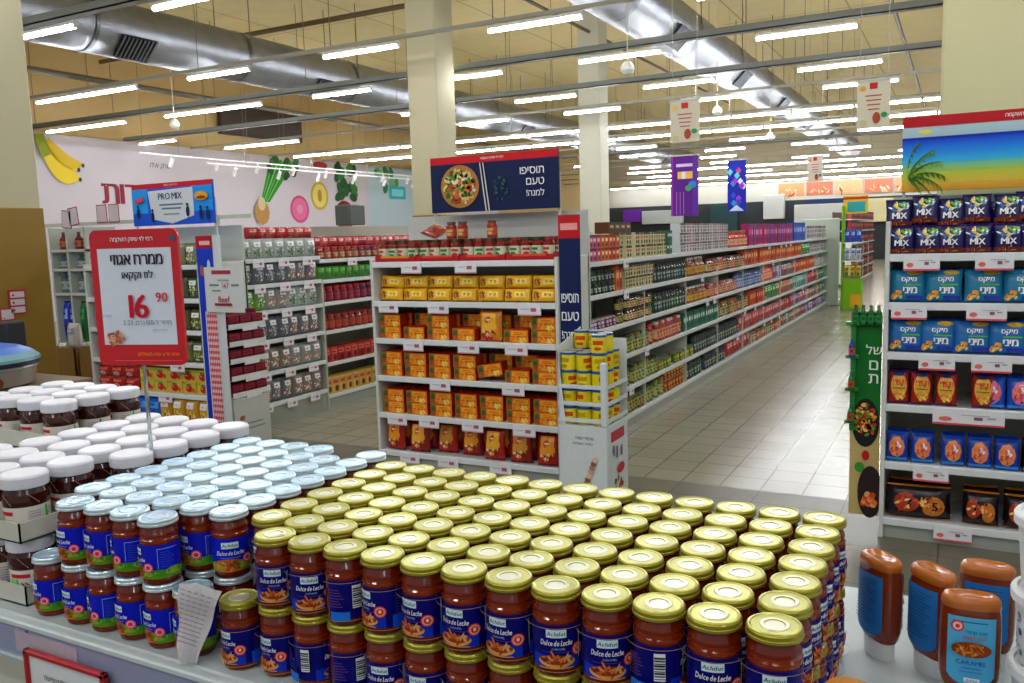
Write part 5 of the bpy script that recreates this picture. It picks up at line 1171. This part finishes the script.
# ---------------------------------------------------------------- left shelving facing the aisle
LZ = [.13, .44, .75, 1.025, 1.24, 1.435]
LXF = -5.36
for i in range(3): bay(LXF, 6.27+1.25*i, 1.25, LZ, f'left shelving unit of red lidded goods behind middle display, {nth(i+1)} from near', 'left shelving units', 1.76, '#a9a494')
bay(LXF+.02, 5.28, .985, [.2, .48, .76, 1.02, 1.25, 1.47], 'left shelving unit holding bags of nuts, nearest the gingham banner', None, 1.76, '#b9b8b0')
link(MB().box(-5.38, 6.262, 0, -5.335, 6.285, 1.25, '#a8b0a0', 'steel', .003).mesh('upright_post'), 'upright_post', label='grey green upright post between nut bags and red goods', cat='post')
NUT = [('#6a6c70', '#a8583a', '#7a7c80'), ('#8a8c8c', '#c87a4a', '#9aa0a0'), ('#a4acA8', '#4a7a3a', '#b0b8b4'), ('#5c626c', '#8c9098', '#6a707c'), ('#7c7468', '#b84a2c', '#8c8880')]
for sh, z in enumerate([.2, .48, .76, 1.02, 1.25, 1.47]):
    for i in range(7):
        c = NUT[[(0, 4), (4, 1), (3, 0), (1, 2), (3, 0), (2, 2)][sh][0 if i < 4 else 1]] if not (sh == 3 and i < 2) else ('#6c9a3a', '#4ca02c', '#9ab08a')
        link(pack(.15, .2 if sh < 5 else .17, .07, c[0], c[1], c[2], 'clear', ''), 'nut_bag', loc=(LXF-.025+rl.uniform(-.01, .01), 5.34+i*.136, z+.002), rz=PI/2, ry=-.0, rx=0,
             label=f'see-through bag of dried goods, {nth(6-sh)} shelf of nut shelving, {nth(i+1)} from left', cat='bag', group='bags of dried goods on the nut shelving')
    for q in range(3): tag(LXF+.035, 5.45+q*.31, z-.002, .13, .075, f'white price card on the {nth(6-sh)} nut shelf edge, {nth(q+1)} from left', 'price cards on the nut shelving', PI/2)
for sh, z in enumerate(LZ):
    for i in range(20):
        y = 6.34+i*.105
        if sh == 5: me, nm, wd = foodjar(.045, .115, ['#b8202c', '#c02a34', '#a01c24'][i % 3], ['#8a2a14', '#7a3a1c', '#5a2a4a', '#a0701c'][(i//3) % 4], ['#8a4030', '#a06a4a'][i % 2], '#c8a080'), 'spice_tub', 'red-lidded spice tub'
        elif sh == 4: me, nm, wd = (pack(.11, .13, .05, '#3a8a20', '#6ab83a', '#2a6a18', 'plain', ''), 'green_bag', 'small green bag') if i < 9 else (foodjar(.045, .12, '#c02a2c', '#a04a2c', '#c89080', '#b83a2c'), 'spice_tub', 'red-lidded spice tub')
        elif sh == 3: me, nm, wd = foodjar(.047, .15, '#b81c28', ['#8a1c28', '#8a1c28', '#3a2a4a', '#3a2a4a', '#7a8a2c', '#8a1c24'][i//3 % 6], '#7a3040', '#a8384a'), 'spice_tub', 'tall red-lidded tub'
        elif sh == 2: me, nm, wd = foodjar(.047, .15, '#a81c24', '#7a2c1c', '#a04a38', '#b83a30'), 'spice_tub', 'rust red tub'
        elif sh == 1: me, nm, wd = carton(.1, .14, .12, ['#a8201c', '#b03020', '#8a1814'][i % 3], '#c8584a', '#5a0c10', 3), 'red_box', 'red box'
        else: me, nm, wd = carton(.1, .16, .12, ['#c8a84a', '#b8a03c', '#a8303c', '#5a5a8a'][i//5 % 4], '#c86a4a', '#6a2a2c', 3), 'mixed_box', 'straw coloured box' if i < 10 else 'dark small box'
        link(me, nm, loc=(LXF-.06 if nm != 'red_box' and nm != 'mixed_box' else LXF-.02, y, z+.002), rz=PI/2+rl.uniform(-.1, .1), label=f'{wd} on the {nth(6-sh)} shelf of the left shelving, {nth(i+1)} from near', cat='box' if 'box' in nm else 'bag' if 'bag' in nm else 'tub', group=f'{wd}s on the {nth(6-sh)} shelf of the left shelving')
for k in range(22):
    link(pack(.14, .1, .07, ['#b8242c', '#a81c24', '#c04a44'][k % 3], '#d89a90', '#8a1418', 'plain', ''), 'red_bag', loc=(LXF-.09, 5.5+k*.118, 1.553 if k > 6 else 1.645), rz=PI/2+rl.uniform(-.3, .3), label=f'red bag piled on top of the left shelving, {nth(k+1)} from near', cat='bag', group='red bags piled on top of the left shelving')
link(MB().box(-5.7, 6.95, 1.765, -5.5, 7.2, 1.97, '#4a5048', 'plastic', .01).mesh('storage_basket'), 'storage_basket', label='dark grey basket on top of the left shelving', cat='basket')
tag(LXF+.012, 6.75, 1.433, .14, .07, 'white price card on the top shelf edge of the red-lidded tubs', None, PI/2)

# ---------------------------------------------------------------- far left: bottle rack, crates, blue domed tub
t = thing('bottle_rack', 'pale rack of bottles left of the left end display', 'rack', (-9.1, 6.3, 0))
for x in (-.3, .0, .32): part(MB().box(x, 0, 0, x+.03, .4, 1.85, '#b4bab2', 'steel', .003), 'upright', t)
for z in (.5, 1.1, 1.38, 1.6): part(MB().box(-.3, 0, z-.03, .35, .4, z, '#c2c7c0', 'steel', .003), 'shelf_board', t)
for i in range(6):
    for lv, z in ((0, 1.102), (1, 1.382)): link(bottle(.05, .26 if not lv else .16, '#3a5a5c', '#5a7070', '#a0a8a8'), 'water_bottle', loc=(-9.33+i*.105, 6.42, z), label=f'grey bottle on the rack at far left, {"upper" if lv else "lower"} row, {nth(i+1)} from left', cat='bottle', group='grey bottles on the far left rack')
for i in range(4): link(bottle(.045, .2, ['#8a2420', '#c89a2c', '#6a2a20', '#b8862c'][i], '#5a2018', '#b85a3c'), 'sauce_bottle', loc=(-9.3+i*.14, 6.42, 1.602), label=f'small red sauce bottle atop the far left rack, {nth(i+1)} from left', cat='bottle', group='sauce bottles atop the far left rack')
for i in range(2): link(pack(.11, .5, .1, '#1c38b0', '#90a8e8', '#0f2080', 'plain', ''), 'blue_sack', loc=(-9.305+i*.125, 6.4, .502), label=f'blue sack hanging on the rack at far left, {["left", "right"][i]} one', cat='sack', group='blue sacks on the far left rack')
for i in range(2): link(pack(.11, .5, .1, '#146a34', '#2c9a50', '#0f4a24', 'plain', ''), 'green_sack', loc=(-9.0+i*.13, 6.4, .502), label=f'green sack on the rack at far left, {["left", "right"][i]} one', cat='sack', group='green sacks on the far left rack')
for k, (x, w) in enumerate([(-8.02, .4), (-7.55, .42)]):
    m = MB(); c = '#7d5a1c'; h = .32
    m.box(x-w/2, 5.4, .3, x+w/2, 5.72, .31, c, 'card')
    for b in ((x-w/2, 5.4, x+w/2, 5.41), (x-w/2, 5.71, x+w/2, 5.72), (x-w/2, 5.4, x-w/2+.01, 5.72), (x+w/2-.01, 5.4, x+w/2, 5.72)): m.box(b[0], b[1], .3, b[2], b[3], .3+h, c, 'card')
    link(m.mesh('brown_crate'), 'brown_crate', label=f'open brown cardboard crate of small bags left of price sign, {["left", "right"][k]} one', cat='crate', group='brown crates at the left')
    for q in range(4):
        link(pack(.13, .15, .07, ['#7a8a78', '#a8a898', '#8a9a5c', '#b8b4a4'][q], '#c8a04a', '#5a6a50', 'clear', ''), 'small_bag', loc=(x-.12+.08*q, 5.5+.05*(q % 2), .52), rx=-.3, rz=rl.uniform(-.5, .5), label=f'small pale bag in the {["left", "right"][k]} brown crate, {nth(q+1)} from left', cat='bag', group='small bags in the brown crates')
link(MB().box(-8.4, 5.36, 0, -7.3, 5.76, .299, '#6a4c1a', 'wood', .01).mesh('low_stand'), 'low_stand', label='low brown stand under the open cardboard crates', cat='stand')
link(pack(.16, .26, .1, '#b8b4b0', '#8a9090', '#c8c8c4', 'plain', ''), 'white_sack', loc=(-7.93, 5.5, .60), label='crumpled white sack standing in the left brown crate', cat='sack')
t = thing('domed_tub', 'big clear tub of pastries under a blue domed lid at left edge', 'tub', (-5.17, 2.92, .80))
part(MB().lathe([(0, 0, '#7a6a5a'), (.33, 0, '#7a6a5a'), (.36, .02, '#8c8478'), (.38, .13, '#a09a90'), (.39, .135, '#a8a8a4'), (.385, .15, '#b0b4b4'), (0, .15, '#4a2c20')], 36, m='cloudy'), 'tub_body', t)
part(MB().lathe([(.40, .15, '#101c30'), (.40, .175, '#0f1a2c'), (.405, .18, '#5a8a94'), (.40, .2, '#6a9aa4'), (.36, .235, '#2a6ac8'), (.28, .27, '#2860c0'), (.15, .295, '#2c68c8'), (0, .30, '#2c68c8')], 36, m='plastic'), 'domed_lid', t, label='blue domed lid')
m = MB(); a = Art(m, cyl(.372, .002)); 
for k in range(9): a.ell(-.48+.12*k, .06, .058, .045, ['#8a4a24', '#a8603c', '#743018'][k % 3], 14).ell(-.48+.12*k, .06, .026, .02, '#d0a088', 10)
part(m, 'pastries', t, label='brown ring pastries'); t.scale = (.87, .87, .87)
link(MB().box(-5.52, 2.63, 0, -4.83, 3.4, .70, '#5a4a30', 'wood', .01).box(-5.55, 2.6, .70, -4.8, 3.43, .799, '#6a5636', 'wood', .01).mesh('side_counter'), 'side_counter', label='brown counter carrying the domed tub behind the white-lidded jars', cat='counter')
link(MB().box(-5.5, 3.25, .801, -5.36, 3.38, 1.15, '#20262a', 'plastic', .01).mesh('card_reader'), 'dark_box', label='dark upright box beside the domed tub at left edge', cat='box')
for k, (y, z, w, h, an) in enumerate([(4.14, 1.09, .14, .2, -.05), (4.06, 1.05, .12, .1, -.1)]):
    m = MB().box(-w/2, -.006, 0, w/2, 0, h, '#b02a38', 'print'); a = Art(m, flat(eps=.001, y0=-.006)); nn = 3 if k == 0 else 1
    for q in range(nn): a.rect(-w*.42, h*(.06+q*.31), w*.42, h*(.06+q*.31+(.24 if nn == 3 else .8)), '#cfc0c4').ell(-w*.25, h*(.18+q*.3), w*.08, h*.05, '#a83a48', 8)
    t = thing('price_notice', f'red-framed price notice taped on the left brown pillar cladding, {["taller", "shorter"][k]} one', 'notice', (-6.784, y+w*.6, z), PI/2)
    o = part(m, 'sheet', t)
m = MB()
for k in range(4): link(MB().box(-.085, -.004, 0, .085, 0, .2, '#a83040', 'print').box(-.075, -.006, .01, .075, -.004, .19, '#cfc4ca', 'print').mesh('wall_price_card'), 'wall_price_card', loc=([-9.02, -8.88, -8.4, -8.2][k], 6.28, [1.84, 1.87, 1.88, 1.88][k]), ry=[.1, -.1, 0, 0][k], label=f'red-framed price card above the far left rack, {nth(k+1)} from left', cat='price card', group='red-framed price cards above the far left rack')
link(MB().box(-9.5, 6.285, 1.86, -6.2, 6.31, 1.9, '#c2c4bc', 'steel').box(-9.5, 6.285, 0, -9.45, 6.31, 1.9, '#b8bab2', 'steel').box(-6.7, 6.285, 0, -6.65, 6.31, 1.9, '#b8bab2', 'steel').mesh('card_rail'), 'card_rail', label='thin pale rail carrying price cards across the far left rack', cat='rail')
